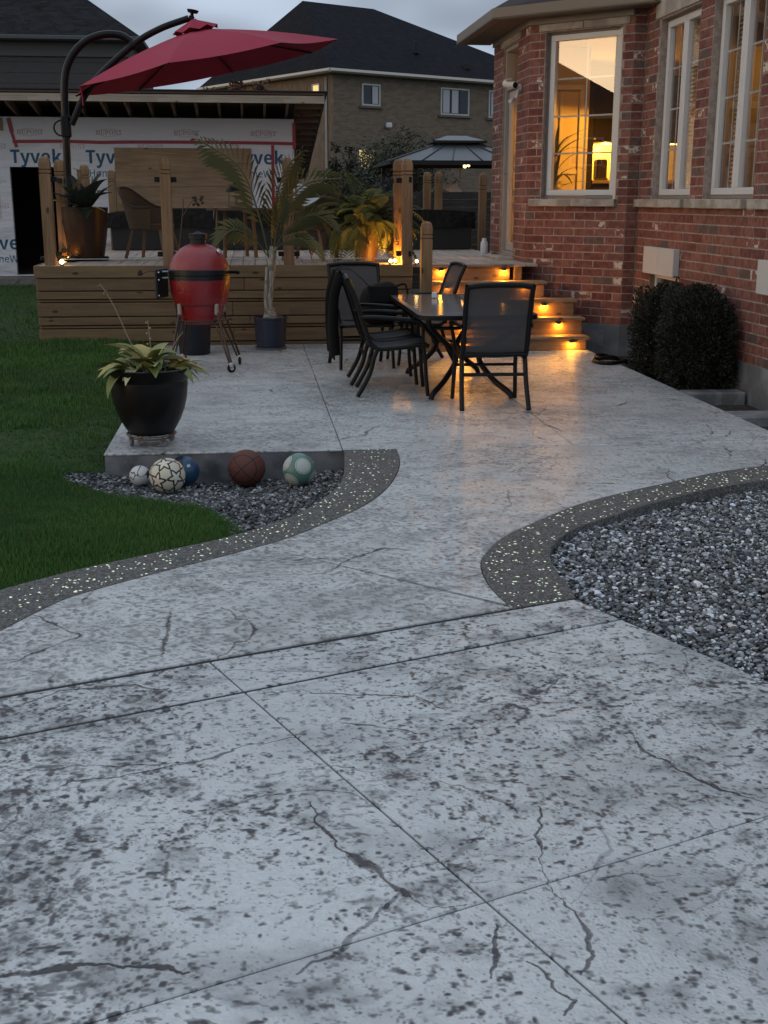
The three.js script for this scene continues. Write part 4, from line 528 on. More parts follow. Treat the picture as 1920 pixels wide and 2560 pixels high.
{ // kamado grill
  const k = thing('kamado_grill', 'red ceramic egg shaped grill on a wheeled stand', 'grill', [-.512, .003, -11.9]); const red = P(.23, .010, .015, .34, { clearcoat: .3, clearcoatRoughness: .35, bumpMap: noiseBump(120, 12), bumpScale: .0025 });
  obj('bowl', lathe([[0, .443], [.17, .443], [.18, .45], [.205, .52], [.232, .62], [.25, .63], [.262, .648], [.278, .74], [.288, .82], [.289, .875]], 64), red, k);
  obj('dome', lathe([[.289, .962], [.285, .99], [.272, 1.03], [.25, 1.075], [.215, 1.12], [.17, 1.16], [.12, 1.187], [.085, 1.197], [0, 1.2]], 64), red, k);
  obj('band', lathe([[.288, .868], [.297, .87], [.297, .905], [.29, .91], [.29, .918], [.299, .92], [.299, .96], [.288, .966]], 64), M(.012, .014, .016, .35, { metalness: .3 }), k);
  obj('chimney_cap', lathe([[.075, 1.19], [.08, 1.225], [.073, 1.228], [.073, 1.24], [.083, 1.245], [.088, 1.285], [.09, 1.295], [.03, 1.305], [.02, 1.315], [0, 1.317]], 32), M(.012, .012, .014, .5), k);
  obj('side_shelf', T(mg([cb(.025, .28, .30, 0, 0, 0, .008)]), [-.365, .83, .02], [0, -.3, 0]), M(.012, .012, .013, .5), k); for (const [y, z] of [[.94, .15], [.87, .15], [.87, .1], [.72, .13]]) obj('bolt', sph(.009, -.395 + (z - .1) * .35, y, z + .02, 6), M(.6, .6, .6, .3, { metalness: .8 }), k); obj('shelf_bracket', [bar([-.36, .94, .02], [-.29, .94, .02], .01), bar([-.36, .88, .02], [-.29, .88, .02], .01)], M(.3, .3, .3, .4, { metalness: .7 }), k);
  obj('hinge', [bar([.29, .93, 0], [.345, .935, .03], .016), bar([.345, .935, .03], [.375, .93, .08], .018)], blackM, k); obj('thermometer', T(cyl(.028, .028, .02, 0, 0, 0, 20), [.20, 1.135, .09], [.35, 0, -.9]), M(.6, .62, .62, .25, { metalness: .6 }), k);
  const steel = M(.05, .035, .03, .4, { metalness: .5 }), brk = M(.32, .25, .2, .5), tips = [[.288, .36], [.362, -.235], [-.295, .25], [-.213, -.37]];
  tips.forEach(([x, z], i) => { const l = Math.hypot(x, z), ux = x / l, uz = z / l; const top = [ux * .245, .60, uz * .245]; obj('leg', [bar(top, [x, .09, z], .012), bar([top[0] * .85, .5, top[2] * .85], [x * .93, .09, z * .93], .009)], steel, k); obj('bracket', T(cb(.035, .11, .04, 0, 0, 0, .01), [ux * .255, .59, uz * .255], [0, -Math.atan2(uz, ux), 0]), brk, k); const w = part('caster', k); obj('fork', cb(.045, .045, .055, x, .075, z, .01), M(.45, .44, .42, .4, { metalness: .5 }), w); obj('wheel', T(new THREE.TorusGeometry(.032, .014, 10, 24), [x, .046, z], [0, .5 + i, 0]), blackM, w); obj('hubcap', T(new THREE.CylinderGeometry(.024, .024, .022, 16), [x, .046, z], [Math.PI / 2, .5 + i, 0]), M(.4, .4, .4, .5), w); });
  obj('stand_ring', T(new THREE.TorusGeometry(.25, .008, 8, 40), [0, .48, 0], [Math.PI / 2, 0, 0]), steel, k);
}
{ const k = thing('navy_bucket', 'dark navy round tub behind the red grill', 'tub', [-.64, .003, -13.05]); obj('tub_body', lathe([[0, 0], [.155, 0], [.165, .015], [.185, .5], [.193, .51], [.193, .535], [.18, .535], [.17, .5], [0, .02]], 40), M(.006, .008, .018, .6), k); obj('rim', T(new THREE.TorusGeometry(.19, .01, 8, 40), [0, .53, 0], [Math.PI / 2, 0, 0]), M(.010, .014, .028, .5), k); obj('twig', [tube([[0, .1, 0], [-.12, .9, .05], [-.06, 1.5, .2], [-.05, 1.62, .2]], .006, 20, 5), tube([[-.06, 1.45, .2], [.04, 1.6, .2], [.12, 1.62, .2]], .004, 8, 4), tube([[0, .3, 0], [-.35, .85, .1], [-.52, .86, .2]], .006, 16, 5)], M(.1, .07, .05, .9), k); const bb = []; seed(6); for (let i = 0; i < 12; i++) bb.push(sph(.016, .05 + rr(0, .1), 1.58 + rr(-.02, .06), .2 + rr(-.03, .03), 5)); for (let i = 0; i < 4; i++) bb.push(sph(.022, -.53 + rr(-.03, .03), .86 + rr(-.03, .03), .2, 5)); obj('seed_head', bb, M(.05, .03, .025, .9), k); }
{ // palm
  const k = thing('potted_palm', 'feathery palm in a navy pot against the deck front', 'plant', [.185, .003, -13.42]);
  obj('pot', lathe([[0, .02], [.15, .02], [.16, .03], [.182, .33], [.188, .335], [.188, .355], [.176, .355], [.165, .32], [0, .31]], 40), M(.012, .018, .04, .45), k); obj('saucer', lathe([[0, 0], [.165, 0], [.18, .025], [.172, .025], [.16, .012], [0, .012]], 40), M(.16, .17, .19, .5), k); obj('soil', cyl(.165, .165, .01, 0, .325, 0, 24), M(.03, .02, .015, 1), k);
  const tm = M(1, 1, 1, .85, { map: noiseTex([.14, .12, .09], [.34, .31, .26], 14, 17) }); obj('trunk', [tube([[-.01, .3, 0], [-.01, .5, 0], [.02, .8, 0], [.05, 1.12, 0]], .042, 20, 10), tube([[-.03, .32, .03], [-.045, .55, .03], [-.02, .9, .02]], .022, 16, 8), lathe([[.1, .3], [.07, .38], [.045, .46]], 16)], tm, k);
  seed(61); const pm = [M(.085, .092, .032, .55), M(.06, .07, .025, .55), M(.11, .09, .04, .6)];
  const fr = [[[0, 1.0, 0], [-.10, 1.45, .08], [-.30, 1.95, .12], [-.72, 2.23, .12], 1.0], [[.03, 1.0, 0], [.06, 1.5, -.02], [.22, 1.95, -.05], [.38, 2.12, -.05], .85], [[.03, 1.0, 0], [.16, 1.5, 0], [.42, 1.78, .05], [.80, 1.84, .1], .9], [[.03, 1.02, 0], [.2, 1.3, .05], [.5, 1.45, .1], [.75, 1.28, .15], .7], [[0, 1, 0], [-.16, 1.2, .1], [-.38, 1.3, .2], [-.58, 1.12, .28], .6], [[.03, 1.0, 0], [.1, 1.35, .12], [.14, 1.6, .2], [.1, 1.75, .3], .5], [[.02, 1.0, 0], [.14, 1.15, .1], [.36, 1.2, .2], [.56, 1.0, .26], .55]];
  fr.forEach((f, fi) => { const cv = new THREE.CatmullRomCurve3(f.slice(0, 4).map(p => V(...p))), n = 24, ls = []; for (let s = 6; s <= n; s++) { const t = s / n, p = cv.getPointAt(t), d = cv.getTangentAt(t), sd = V(0, 0, 1).cross(d).normalize(); const bn = d.clone().cross(sd).normalize(); const L = f[4] * (.12 + .32 * Math.sin(Math.PI * Math.min(1, .1 + .95 * (s - 5) / (n - 5)))) * rr(.85, 1.1); for (const sg of [1, -1]) { const dir = sd.clone().multiplyScalar(sg * .55).add(bn.clone().multiplyScalar(sg * .55)).add(d.clone().multiplyScalar(.75)).normalize(); const w = .0052, mid = p.clone().addScaledVector(dir, L * .55).add(V(0, .01, 0)), tip = p.clone().addScaledVector(dir, L).add(V(0, -L * .22, 0)), pe = d.clone().multiplyScalar(w); ls.push([p.toArray(), mid.clone().add(pe).toArray(), tip.toArray(), mid.clone().sub(pe).toArray()]); } } obj('frond', [tris(ls), new THREE.TubeGeometry(cv, 24, .008 * f[4] + .003, 6).toNonIndexed()], pm[fi === 8 ? 2 : fi % 2], k); });
}
{ // hosta planter
  const k = thing('hosta_planter', 'large black bell shaped planter with yellowing hosta by the lawn', 'planter', [-.712, .082, -8.12]);
  obj('pot', lathe([[0, 0], [.150, 0], [.155, .012], [.175, .045], [.205, .1], [.232, .17], [.25, .25], [.258, .33], [.258, .362], [.266, .37], [.272, .385], [.285, .43], [.29, .445], [.283, .45], [.272, .44], [.26, .41], [0, .4]], 64), P(.006, .005, .005, .42, { clearcoat: .12, clearcoatRoughness: .3, specularIntensity: .6, bumpMap: noiseBump(20, 4), bumpScale: .002 }), k);
  obj('soil', cyl(.26, .26, .01, 0, .408, 0, 32), M(.03, .022, .016, 1), k);
  const cols = [[.15, .18, .05], [.23, .24, .08], [.34, .30, .10], [.40, .27, .08], [.12, .15, .04], [.48, .46, .28]].map(c => M(...c, .65, {})); seed(71);
  for (let i = 0; i < 54; i++) { const L = rr(.17, .31), up = i < 30 ? rr(.15, .6) : rr(.6, 1.25), a = i * 2.4 + rr(-.3, .3), r0 = i < 30 ? rr(.08, .20) : rr(0, .06); obj('leaf', T(leafGeo(L, rr(.036, .06), rr(.7, 1.7), rr(.25, .6), 7, t => Math.sin(Math.PI * Math.pow(t, .75)) * .95 + .05, up), [Math.cos(a) * r0, .40 + (i < 30 ? .02 : .05), -Math.sin(a) * r0], [rr(-.25, .25), a, rr(-.15, .15)]), cols[[0, 1, 0, 2, 4, 1, 5, 0, 3][i % 9]], k); }
  const sm_ = M(.28, .2, .13, .9); obj('flower_stalk', [tube([[0, .4, 0], [-.1, .6, .02], [-.2, .85, .03], [-.27, .98, .03], [-.285, 1.0, .03]], .0035, 20, 5), ...[0, 1, 2, 3, 4, 5].map(i => T(leafGeo(.03, .006, .8, .2, 3), [-.23 - i * .01, .91 + i * .016, .03], [0, i * 2, 0]))], sm_, k); obj('flower_stalk', [tube([[.03, .4, 0], [.02, .6, 0], [.01, .76, 0]], .003, 12, 5), ...[0, 1, 2, 3, 4].map(i => sph(.008, .012 + (i % 2 ? .01 : -.01), .6 + i * .035, .0, 4))], sm_, k); obj('flower_stalk', tube([[.1, .4, 0], [.17, .58, 0], [.24, .68, 0]], .0028, 10, 5), sm_, k); obj('flower_stalk', tube([[-.1, .4, 0], [-.15, .52, 0], [-.2, .56, 0]], .003, 10, 5), sm_, k);
  const c = thing('plant_caddy', 'low metal plant caddy on casters under the black planter', 'caddy', [-.712, .003, -8.12]); const cm = M(.14, .11, .1, .4, { metalness: .5 }); obj('ring', [T(new THREE.TorusGeometry(.165, .006, 8, 48), [0, .074, 0], [Math.PI / 2, 0, 0]), T(new THREE.TorusGeometry(.15, .006, 8, 48), [0, .055, 0], [Math.PI / 2, 0, 0])], cm, c); obj('cross_bar', [bar([-.165, .072, 0], [.165, .072, 0], .005), bar([0, .071, -.165], [0, .071, .165], .005)], cm, c);
  for (let i = 0; i < 4; i++) { const a = i * 1.571 + .95, x = Math.cos(a) * .155, z = Math.sin(a) * .155; const w = part('caster', c); obj('wheel', T(new THREE.TorusGeometry(.018, .010, 8, 20), [x, .028, z], [0, i * 1.3, 0]), M(.12, .13, .14, .6), w); obj('fork', cb(.03, .02, .03, x, .052, z, .004), cm, w); }
}
// balls
const ballY = (x, z) => gy(x, z) + .002;
function ball(name, label, x, z, r, mat) { const o = obj(name, T(new THREE.SphereGeometry(r, 48, 32), [0, 0, 0]), mat); o.position.set(x, ballY(x, z) + r - .006, z); tag(o, label, 'ball'); return o; }
const ico = (() => { const t = (1 + Math.sqrt(5)) / 2, l = []; for (const a of [-1, 1]) for (const b of [-t, t]) { l.push(V(0, a, b), V(a, b, 0), V(b, 0, a)); } return l.map(v => v.normalize()); })();
const dir = (i, j, w, h) => { const ph = i / w * 2 * Math.PI, th = (1 - j / h) * Math.PI; return V(-Math.cos(ph) * Math.sin(th), Math.cos(th), Math.sin(ph) * Math.sin(th)); };
const ballTex = f => tex(512, 256, (i, j) => f(dir(i + .5, j + .5, 512, 256)));
const angTo = (v, l) => { let b = -2, k = 0; l.forEach((q, i) => { const d = q.dot(v); if (d > b) { b = d; k = i; } }); return [Math.acos(Math.min(1, b)), k]; };
const rotY = new THREE.Euler(.35, .5, .2);
{ const o = ball('soccer_ball', 'white football with navy outlined stars on the gravel', -.56, -7.36, .112, M(1, 1, 1, .4, { map: ballTex(v => { const d = v.clone().applyEuler(rotY); const [a, k] = angTo(d, ico), n = ico[k]; const up = Math.abs(n.y) < .9 ? V(0, 1, 0) : V(1, 0, 0); const nb = ico.filter(q => q.dot(n) > .3 && q !== n)[0]; const e1 = nb.clone().sub(n.clone().multiplyScalar(nb.dot(n))).normalize(), e2 = n.clone().cross(e1); const ph = Math.atan2(d.dot(e2), d.dot(e1)); const s5 = ((ph / (2 * Math.PI / 5)) % 1 + 1) % 1, w = Math.abs(s5 - .5) * 2; /* 1 at tips */ const R = mix(.225, .50, Math.pow(w, 1.35)); const e = a - R; if (Math.abs(e) < .075) return [.006, .008, .022]; if (e < 0) return [.62, .58, .46]; return [.55, .52, .40]; }) })); }
ball('small_football', 'small white football with navy swirls partly behind the star football', -.745, -7.53, .068, M(1, 1, 1, .4, { map: ballTex(v => { const n = fbm(v.x * 2 + 4 + .6 * v.z, v.y * 2 + 3 + v.z, 2, 7); return n > .47 && n < .56 ? [.015, .02, .05] : [.5, .52, .52]; }) }));
ball('blue_ball', 'dark blue ball half hidden behind the star football', -.475, -7.66, .10, M(1, 1, 1, .4, { map: ballTex(v => { if (Math.abs(v.x * .9 + v.y * .2 - .1) < .02 || Math.abs(v.y - .2 * v.x) < .012) return [.004, .008, .016]; if (v.z > .6 && v.y > .45 && v.y < .6 && v.x > .25 && v.x < .45) return [.4, .45, .5]; return v.x < .0 ? [.006, .014, .03] : [.012, .055, .12]; }) }));
ball('basketball', 'brown orange basketball against the patio edge', -.07, -7.655, .122, M(1, 1, 1, .7, { bumpMap: noiseBump(90, 5), bumpScale: .003, map: ballTex(v => { const d = v.clone().applyEuler(new THREE.Euler(.3, .1, -.75)); const l = Math.min(Math.abs(d.x), Math.abs(d.y), Math.abs(Math.acos(Math.min(1, Math.abs(d.z))) - .82) * .8); return l < .022 ? [.008, .007, .007] : [.10, .03, .021]; }) }));
ball('green_ball', 'sea green ball with white discs next to the border', .265, -7.47, .106, M(1, 1, 1, .4, { map: ballTex(v => { const cs = [V(.25, .45, .86), V(-.55, -.55, .62), V(.85, -.45, .3), V(-.8, .5, .2), V(0, .9, -.4), V(.3, -.9, -.2), V(0, 0, -1)].map(q => q.normalize()); const [a] = angTo(v, cs); return a < .44 ? [.38, .42, .39] : a < .47 ? [.085, .19, .165] : a < .54 ? [.38, .42, .39] : a < .57 ? [.02, .06, .05] : [.085, .19, .165]; }) }));
// clipped bushes and hose by the wall
function bush(p, sx, sy, sz, n, label) {
  const k = thing('clipped_bush', label, 'bush', p); seed(Math.round(p[2] * -100)); const q = [], br = []; for (let i = 0; i < n; i++) { const u = rnd() * 6.2832, v = Math.acos(rr(-1, 1)), rad = Math.pow(rnd(), .28); let x = Math.sin(v) * Math.cos(u), y = Math.cos(v), z = Math.sin(v) * Math.sin(u); const sq = 1 / Math.pow(Math.abs(x) ** 3.2 + Math.abs(y) ** 3.2 + Math.abs(z) ** 3.2, 1 / 3.2); x *= sq; y *= sq; z *= sq; const lump = .74 + .52 * fbm(x * 2.4 + 5, y * 2.4 + z * 2 + 5, 4, 4); const c = V(x * sx * rad * lump, sy + y * sy * rad * lump * .98, z * sz * rad * lump); const d = V(x + rr(-1, 1), y + rr(-.3, 1.2), z + rr(-1, 1)).normalize(), l = rr(.02, .042), w = rr(.006, .011), s = d.clone().cross(V(rr(-1, 1), rr(-1, 1), rr(-1, 1))).normalize(); const t = c.clone().addScaledVector(d, l), m1 = c.clone().addScaledVector(d, l * .5).addScaledVector(s, w), m2 = c.clone().addScaledVector(d, l * .5).addScaledVector(s, -w); q.push([c.toArray(), m1.toArray(), t.toArray(), m2.toArray()]); }
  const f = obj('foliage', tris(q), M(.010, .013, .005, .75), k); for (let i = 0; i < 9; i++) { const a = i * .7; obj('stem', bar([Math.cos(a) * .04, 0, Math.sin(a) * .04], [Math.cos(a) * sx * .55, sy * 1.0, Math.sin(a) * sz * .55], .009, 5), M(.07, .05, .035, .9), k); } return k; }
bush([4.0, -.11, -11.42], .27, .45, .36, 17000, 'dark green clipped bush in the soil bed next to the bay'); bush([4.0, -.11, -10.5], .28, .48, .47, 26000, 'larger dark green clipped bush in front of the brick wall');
{ const h = thing('garden_hose', 'black garden hose looped on the patio edge by the bush', 'hose', [0, 0, 0]); obj('hose_loop', tube([[4.05, -.06, -12.0], [3.8, .02, -11.9], [3.62, .022, -11.75], [3.5, .022, -11.78], [3.47, .022, -11.95], [3.56, .022, -12.1], [3.68, .03, -12.05], [3.8, .025, -11.95], [3.95, -.05, -11.8]], .02, 90, 10), blackM, h); obj('hose_loop', tube([[3.9, -.04, -12.1], [3.7, .05, -11.98], [3.52, .06, -11.86], [3.5, .06, -12.0], [3.6, .06, -12.12], [3.85, .0, -12.1]], .018, 60, 10), blackM, h); }
console.log('patio ok');
// ---------------------------------------------------------------- beyond the deck
{ // half built garden building in house wrap
  const b = thing('wrapped_outbuilding', 'half built garden building in white house wrap behind the deck', 'building'); const X0 = -8, X1 = .75, Y0 = .36, Y1 = 2.92, z = -21;
  const cv = document.createElement('canvas'); cv.width = 2048; cv.height = 600; const g = cv.getContext('2d'), px = 2048 / (X1 - X0), X = x => (x - X0) * px, Y = y => (Y1 - y) / (Y1 - Y0) * 600;
  g.fillStyle = '#dcdde2'; g.fillRect(0, 0, 2048, 600); seed(301);
  for (let i = 0; i < 900; i++) { g.fillStyle = `rgba(${120 + rnd() * 40 | 0},${125 + rnd() * 40 | 0},${140 + rnd() * 40 | 0},${.03 + .05 * rnd()})`; g.fillRect(rnd() * 2048, rnd() * 600, rr(4, 60), rr(1, 4)); }
  g.fillStyle = '#1f5272'; g.textBaseline = 'alphabetic'; g.textAlign = 'left';
  const ty = (x, y) => { g.font = 'bold ' + (.30 * px | 0) + 'px sans-serif'; g.fillText('Tyvek', X(x), Y(y)); g.font = (.165 * px | 0) + 'px sans-serif'; g.fillText('HomeWrap', X(x + .04), Y(y - .215)); };
  for (let k = -3; k < 3; k++) { ty(-2.70 + k * 1.22, 2.19); ty(-2.09 + k * 1.22, .80); }
  const dp = (x, y, a) => { g.save(); g.globalAlpha = a; g.fillStyle = '#a5807f'; g.strokeStyle = '#a5807f'; g.lineWidth = 1.5; g.translate(X(x), Y(y)); g.beginPath(); g.ellipse(0, 0, .185 * px, .058 * px, 0, 0, 7); g.stroke(); g.font = 'bold ' + (.10 * px | 0) + 'px serif'; g.textAlign = 'center'; g.textBaseline = 'middle'; g.fillText('DUPONT', 0, 0); g.restore(); };
  for (let k = -4; k < 3; k++) { dp(-2.30 + k * 1.27, 2.68, .8); dp(-2.9 + k * 1.27, 2.455, .5); dp(-1.65 + k * 1.27, 1.5, .5); }
  g.fillStyle = 'rgba(120,105,105,.25)'; g.fillRect(X(-4.32), Y(1.75), .2 * px, .45 * px);
  const wt = new THREE.CanvasTexture(cv); wt.colorSpace = THREE.SRGBColorSpace; const wrapM = M(.82, .82, .82, .6, { map: wt, bumpMap: noiseBump(16, 9), bumpScale: .05 }), plainWrap = M(.55, .55, .57, .65, { bumpMap: noiseBump(8, 9), bumpScale: .03 });
  const s = new THREE.Shape([[X0, Y0], [X1, Y0], [X1, Y1], [X0, Y1]].map(p => new THREE.Vector2(...p))); s.holes.push(new THREE.Path([[-3.94, Y0 + .02], [-3.02, Y0 + .02], [-3.02, 2.13], [-3.94, 2.13]].map(p => new THREE.Vector2(...p))));
  const wg = T(new THREE.ExtrudeGeometry(s, { depth: .1, bevelEnabled: false }), [0, 0, z - .1]); { const p = wg.attributes.position, u = wg.attributes.uv; for (let i = 0; i < p.count; i++) u.setXY(i, (p.getX(i) - X0) / (X1 - X0), (p.getY(i) - Y0) / (Y1 - Y0)); }
  obj('wrapped_wall', wg, wrapM, b); obj('side_wall', bx(.1, 2.5, 6, .69, 1.6, -24.11), plainWrap, b); obj('interior_wall', [bx(.06, 2.5, 3, -4.6, 1.6, -22.7), bx(.06, 2.5, 3, -2.4, 1.6, -22.7), bx(2.3, 2.5, .06, -3.5, 1.6, -24.1), bx(2.2, .06, 3, -3.5, 2.75, -22.7), bx(2.2, .06, 3, -3.5, .34, -22.7)], M(.05, .04, .035, 1), b);
  obj('plinth', cb(8.8, .7, .25, -3.62, .0, z + .0, .01), M(.16, .15, .14, .95, { bumpMap: noiseBump(20, 4), bumpScale: .03 }), b);
  const plyM = M(1, 1, 1, .85, woodTex([.21, .135, .075], [.31, .21, .125], 51)); obj('plywood_sheet', cb(2.26, .62, .02, -1.10, 2.135, z + .012, .002), plyM, b); obj('plywood_sheet', cb(2.26, .9, .02, -1.10, 1.372, z + .012, .002), plyM, b); obj('plywood_sheet', cb(2.4, .2, .02, -5.2, 2.80, z + .012, .002), plyM, b);
  const tapeM = M(.27, .012, .02, .4); const tp = []; let x = -3.86, y = 2.53; seed(302); while (x < .74) { const w = rr(.5, .9), y1 = 2.535 + rr(-.012, .006); tp.push(sqbar([x, y, z + .004], [Math.min(.79, x + w + .01), y1, z + .004], .052, .006)); x += w; y = y1; }
  obj('tape_strip', tp, tapeM, b); obj('tape_strip', sqbar([.39, 2.5, z + .008], [.38, 1.1, z + .008], .05, .006), tapeM, b); obj('tape_strip', [sqbar([-3.90, 2.90, z + .005], [-3.86, 2.68, z + .005], .07, .006), sqbar([-3.87, 2.7, z + .006], [-3.80, 2.44, z + .006], .05, .006)], tapeM, b); obj('tape_strip', sqbar([.75, 2.86, z + .004], [.75, 2.44, z + .004], .05, .05), tapeM, b);
  // roof: single pitch falling away from the camera
  const rf = yz => 3.26 - (-yz - 20.2) * (1.12 / 7.3), pitch = Math.atan(1.12 / 7.3), L = 7.3 / Math.cos(pitch), zc = -23.85, yc = rf(-23.85);
  obj('roof_deck', T(cb(9.6, .035, L, -3.56, 0, 0, .003), [0, yc, zc], [-pitch, 0, 0]), M(.09, .06, .045, .9), b); obj('roof_membrane', T(bx(9.66, .018, L + .04, -3.56, 0, 0), [0, yc + .03, zc], [-pitch, 0, 0]), M(.012, .012, .014, .7), b);
  obj('fascia_board', cb(9.6, .115, .035, -3.58, 3.165, -20.19, .004), M(1, 1, 1, .85, woodTex([.26, .215, .165], [.42, .36, .29], 52)), b); obj('rake_board', T(cb(.035, .1, L, 1.21, 0, 0, .004), [0, yc - .065, zc], [-pitch, 0, 0]), M(.1, .085, .075, .8), b);
  const rm = M(1, 1, 1, .85, woodTex([.2, .13, .085], [.3, .2, .14], 53)); for (let x = -8.2; x < .8; x += .368) obj('rafter', T(cb(.04, .14, L - .1, x, 0, 0, .003), [0, yc - .1, zc], [-pitch, 0, 0]), rm, b); for (let k = 0; k < 14; k++) { const zz = -20.55 - k * .5; obj('lookout', cb(.44, .11, .04, .97, rf(zz) - .1, zz, .003), rm, b); }
  for (const [x0, y0, w, h] of [[.9, 1.2, .5, 1.0]]) obj('covered_heap', (() => { const q = []; for (let i = 0; i < 12; i++) for (let j = 0; j < 8; j++) { const pt = (u, v) => { const a = u / 12, c = v / 8; return [mix(.8, 2.1, a), .3 + 1.6 * (1 - c * .75) * (1 - .55 * a) + .12 * fbm(a * 5, c * 5, 3, 5), -21.4 + c * 1.2]; }; q.push([pt(i, j), pt(i, j + 1), pt(i + 1, j + 1), pt(i + 1, j)]); } return tris(q); })(), plainWrap, b);
}
const shingle = (a, b, s) => P(1, 1, 1, .95, { specularIntensity: .2, map: tex(512, 512, (i, j) => { const r = Math.floor(j / 16), c = Math.floor((i + (r % 2) * 16) / 32), v = hsh(c, r, s) * .6 + .4 * fbm(i / 60, j / 60, 3, s), e = j % 16 < 2 ? .6 : 1; return [0, 1, 2].map(k => mix(a[k], b[k], v) * e); }, true, [.25, .25]), bumpMap: noiseBump(60, s), bumpScale: .02 });
const farBrick = (a, b, s) => M(1, 1, 1, .95, { map: tex(512, 512, (i, j) => { const r = Math.floor(j / 16), c = Math.floor((i + (r % 2) * 24) / 48), v = hsh(c, r, s), m = j % 16 < 2 || (i + (r % 2) * 24) % 48 < 2; return [0, 1, 2].map(k => m ? b[k] * 1.15 : mix(a[k], b[k], v)); }, true, [.35, .35]) });
const gutM = M(.42, .38, .33, .6), farFrame = M(.5, .48, .46, .6), darkPane = P(.03, .035, .045, .05, {}), curtainM = M(.45, .44, .45, .9);
{ // large hipped house
  const h = thing('hipped_roof_house', 'large tan brick house with dark hipped roof behind the garden', 'house'), a = 60 * Math.PI / 180, c = [3.9, -58], dr = [Math.sin(a), -Math.cos(a)], dl = [-Math.cos(a), -Math.sin(a)], at = (s, t) => [c[0] + dr[0] * s + dl[0] * t, c[1] + dr[1] * s + dl[1] * t];
  const E = 7.35, o = .45, bm = farBrick([.13, .095, .068], [.19, .145, .105], 5); const W = 15, D = 12; const p = [at(0, 0), at(W, 0), at(W, D), at(0, D)];
  obj('wall', prism(p, -.4, E - .02), bm, h); const e = [at(-o, -o), at(W + o, -o), at(W + o, D + o), at(-o, D + o)].map(q => [q[0], E, q[1]]), A = [2.83, 11.2, -64], B = [6.6, 11.2, -66.2];
  obj('roof', tris([[e[0], e[1], B, A], [e[3], e[0], A], [e[1], e[2], B], [e[2], e[3], A, B]]), shingle([.009, .011, .015], [.02, .023, .028], 3), h);
  obj('soffit', prism(e.map(q => [q[0], q[2]]), E - .12, E - .03), M(.2, .18, .15, .8), h);
  for (const [q, r] of [[0, 1], [3, 0]]) obj('gutter', sqbar([e[q][0], E - .03, e[q][2]], [e[r][0], E - .03, e[r][2]], .14, .14), gutM, h);
  const dsp = at(-.06, .5); obj('downspout', cb(.1, 7, .1, dsp[0], 3.6, dsp[1], .01), gutM, h);
  const lv = Math.atan2(-dr[1], dr[0]); // local x along dr
  const win = (s0, s1, y0, y1, lit, n, side) => { const w = part('window', h); const q = side ? at(-.0, s0) : at(s0, 0); w.position.set(q[0], 0, q[1]); w.rotation.y = side ? Math.atan2(-dl[1], dl[0]) + Math.PI : lv; const L = s1 - s0, sg = side ? -1 : 1; const mid = sg * L / 2, zo = .03; w.userData.kindHint = undefined;
    obj('frame', bar4(mid - L / 2, mid + L / 2, y0, y1, .07, .08, zo), farFrame, w); for (let k = 0; k < n; k++) { const pw = (L - .14) / n - .05, xm = mid - L / 2 + .07 + (k + .5) * (L - .14) / n; obj('pane', bx(pw, y1 - y0 - .14, .02, xm, (y0 + y1) / 2, zo), lit ? glowM(1, .70, .22, lit) : darkPane, w); if (!lit && k % 2 === 1 || (!lit && n === 3 && k === 0)) obj('curtain', bx(pw * .8, y1 - y0 - .2, .02, xm, (y0 + y1) / 2, zo + .013), curtainM, w); } obj('sill', cb(L + .3, .1, .12, mid, y0 - .06, .06, .01), M(.14, .115, .09, .9), w); };
  win(1.61, 2.67, 5.9, 6.88, 0, 2); win(6.35, 8.16, 5.68, 6.95, 0, 3); win(9.47, 11.41, 5.66, 6.98, 0, 3); win(1.35, 2.45, 2.97, 3.96, 1.0, 2); win(1.05, 1.7, 6.3, 6.87, 1.2, 2, true);
  const lp = at(3.1, -.15); obj('wall_lamp', [cb(.3, .25, .3, lp[0], 5.05, lp[1], .05)], M(.6, .6, .6, .5), h); const v1 = at(6, 1.5), v2 = at(8.5, .6); obj('roof_vent', [cb(.25, .6, .25, v1[0], 8.9, v1[1], .02), cb(.3, .3, .3, v2[0], 8.1, v2[1], .02)], M(.015, .015, .018, .8), h);
}
{ // dark house upper left
  const h = thing('grey_roof_house', 'dark grey house with steep roof behind the outbuilding', 'house', [0, 0, 0]); const sid = M(1, 1, 1, .9, { map: tex(64, 256, (i, j) => { const v = (j % 32 < 3 ? .03 : .05) + .01 * vn(i / 5, j / 5, 3); return [v, v * 1.02, v * 1.08]; }, true, [.5, .35]) });
  obj('wall', bx(12, 7.1, 9, -10.0, 3.3, -50), sid, h); obj('corner_trim', cb(.2, 7, .1, -4.05, 3.3, -45.42, .01), M(.06, .065, .07, .7), h); obj('frieze', cb(12.1, .5, .08, -10.05, 6.7, -45.46, .01), M(.075, .08, .085, .8), h);
  const e = [[-16.4, 7.05, -45], [-3.6, 7.05, -45], [-3.6, 7.05, -55], [-16.4, 7.05, -55]]; obj('roof', tris([[e[0], e[1], [-8.1, 10.4, -50], [-12, 10.4, -50]], [e[1], e[2], [-8.1, 10.4, -50]], [e[2], e[3], [-12, 10.4, -50], [-8.1, 10.4, -50]], [e[3], e[0], [-12, 10.4, -50]]]), shingle([.010, .011, .013], [.03, .032, .036], 8), h); obj('soffit', prism([[-16.4, -45], [-3.6, -45], [-3.6, -55], [-16.4, -55]], 6.93, 7.03), M(.08, .085, .09, .8), h); obj('gutter', cb(12.9, .14, .12, -10, 7.02, -44.96, .02), M(.06, .065, .07, .6), h); obj('roof_vent', cb(.3, .3, .3, -7.2, 8.3, -47.0, .02), M(.015, .015, .018, .8), h);
}
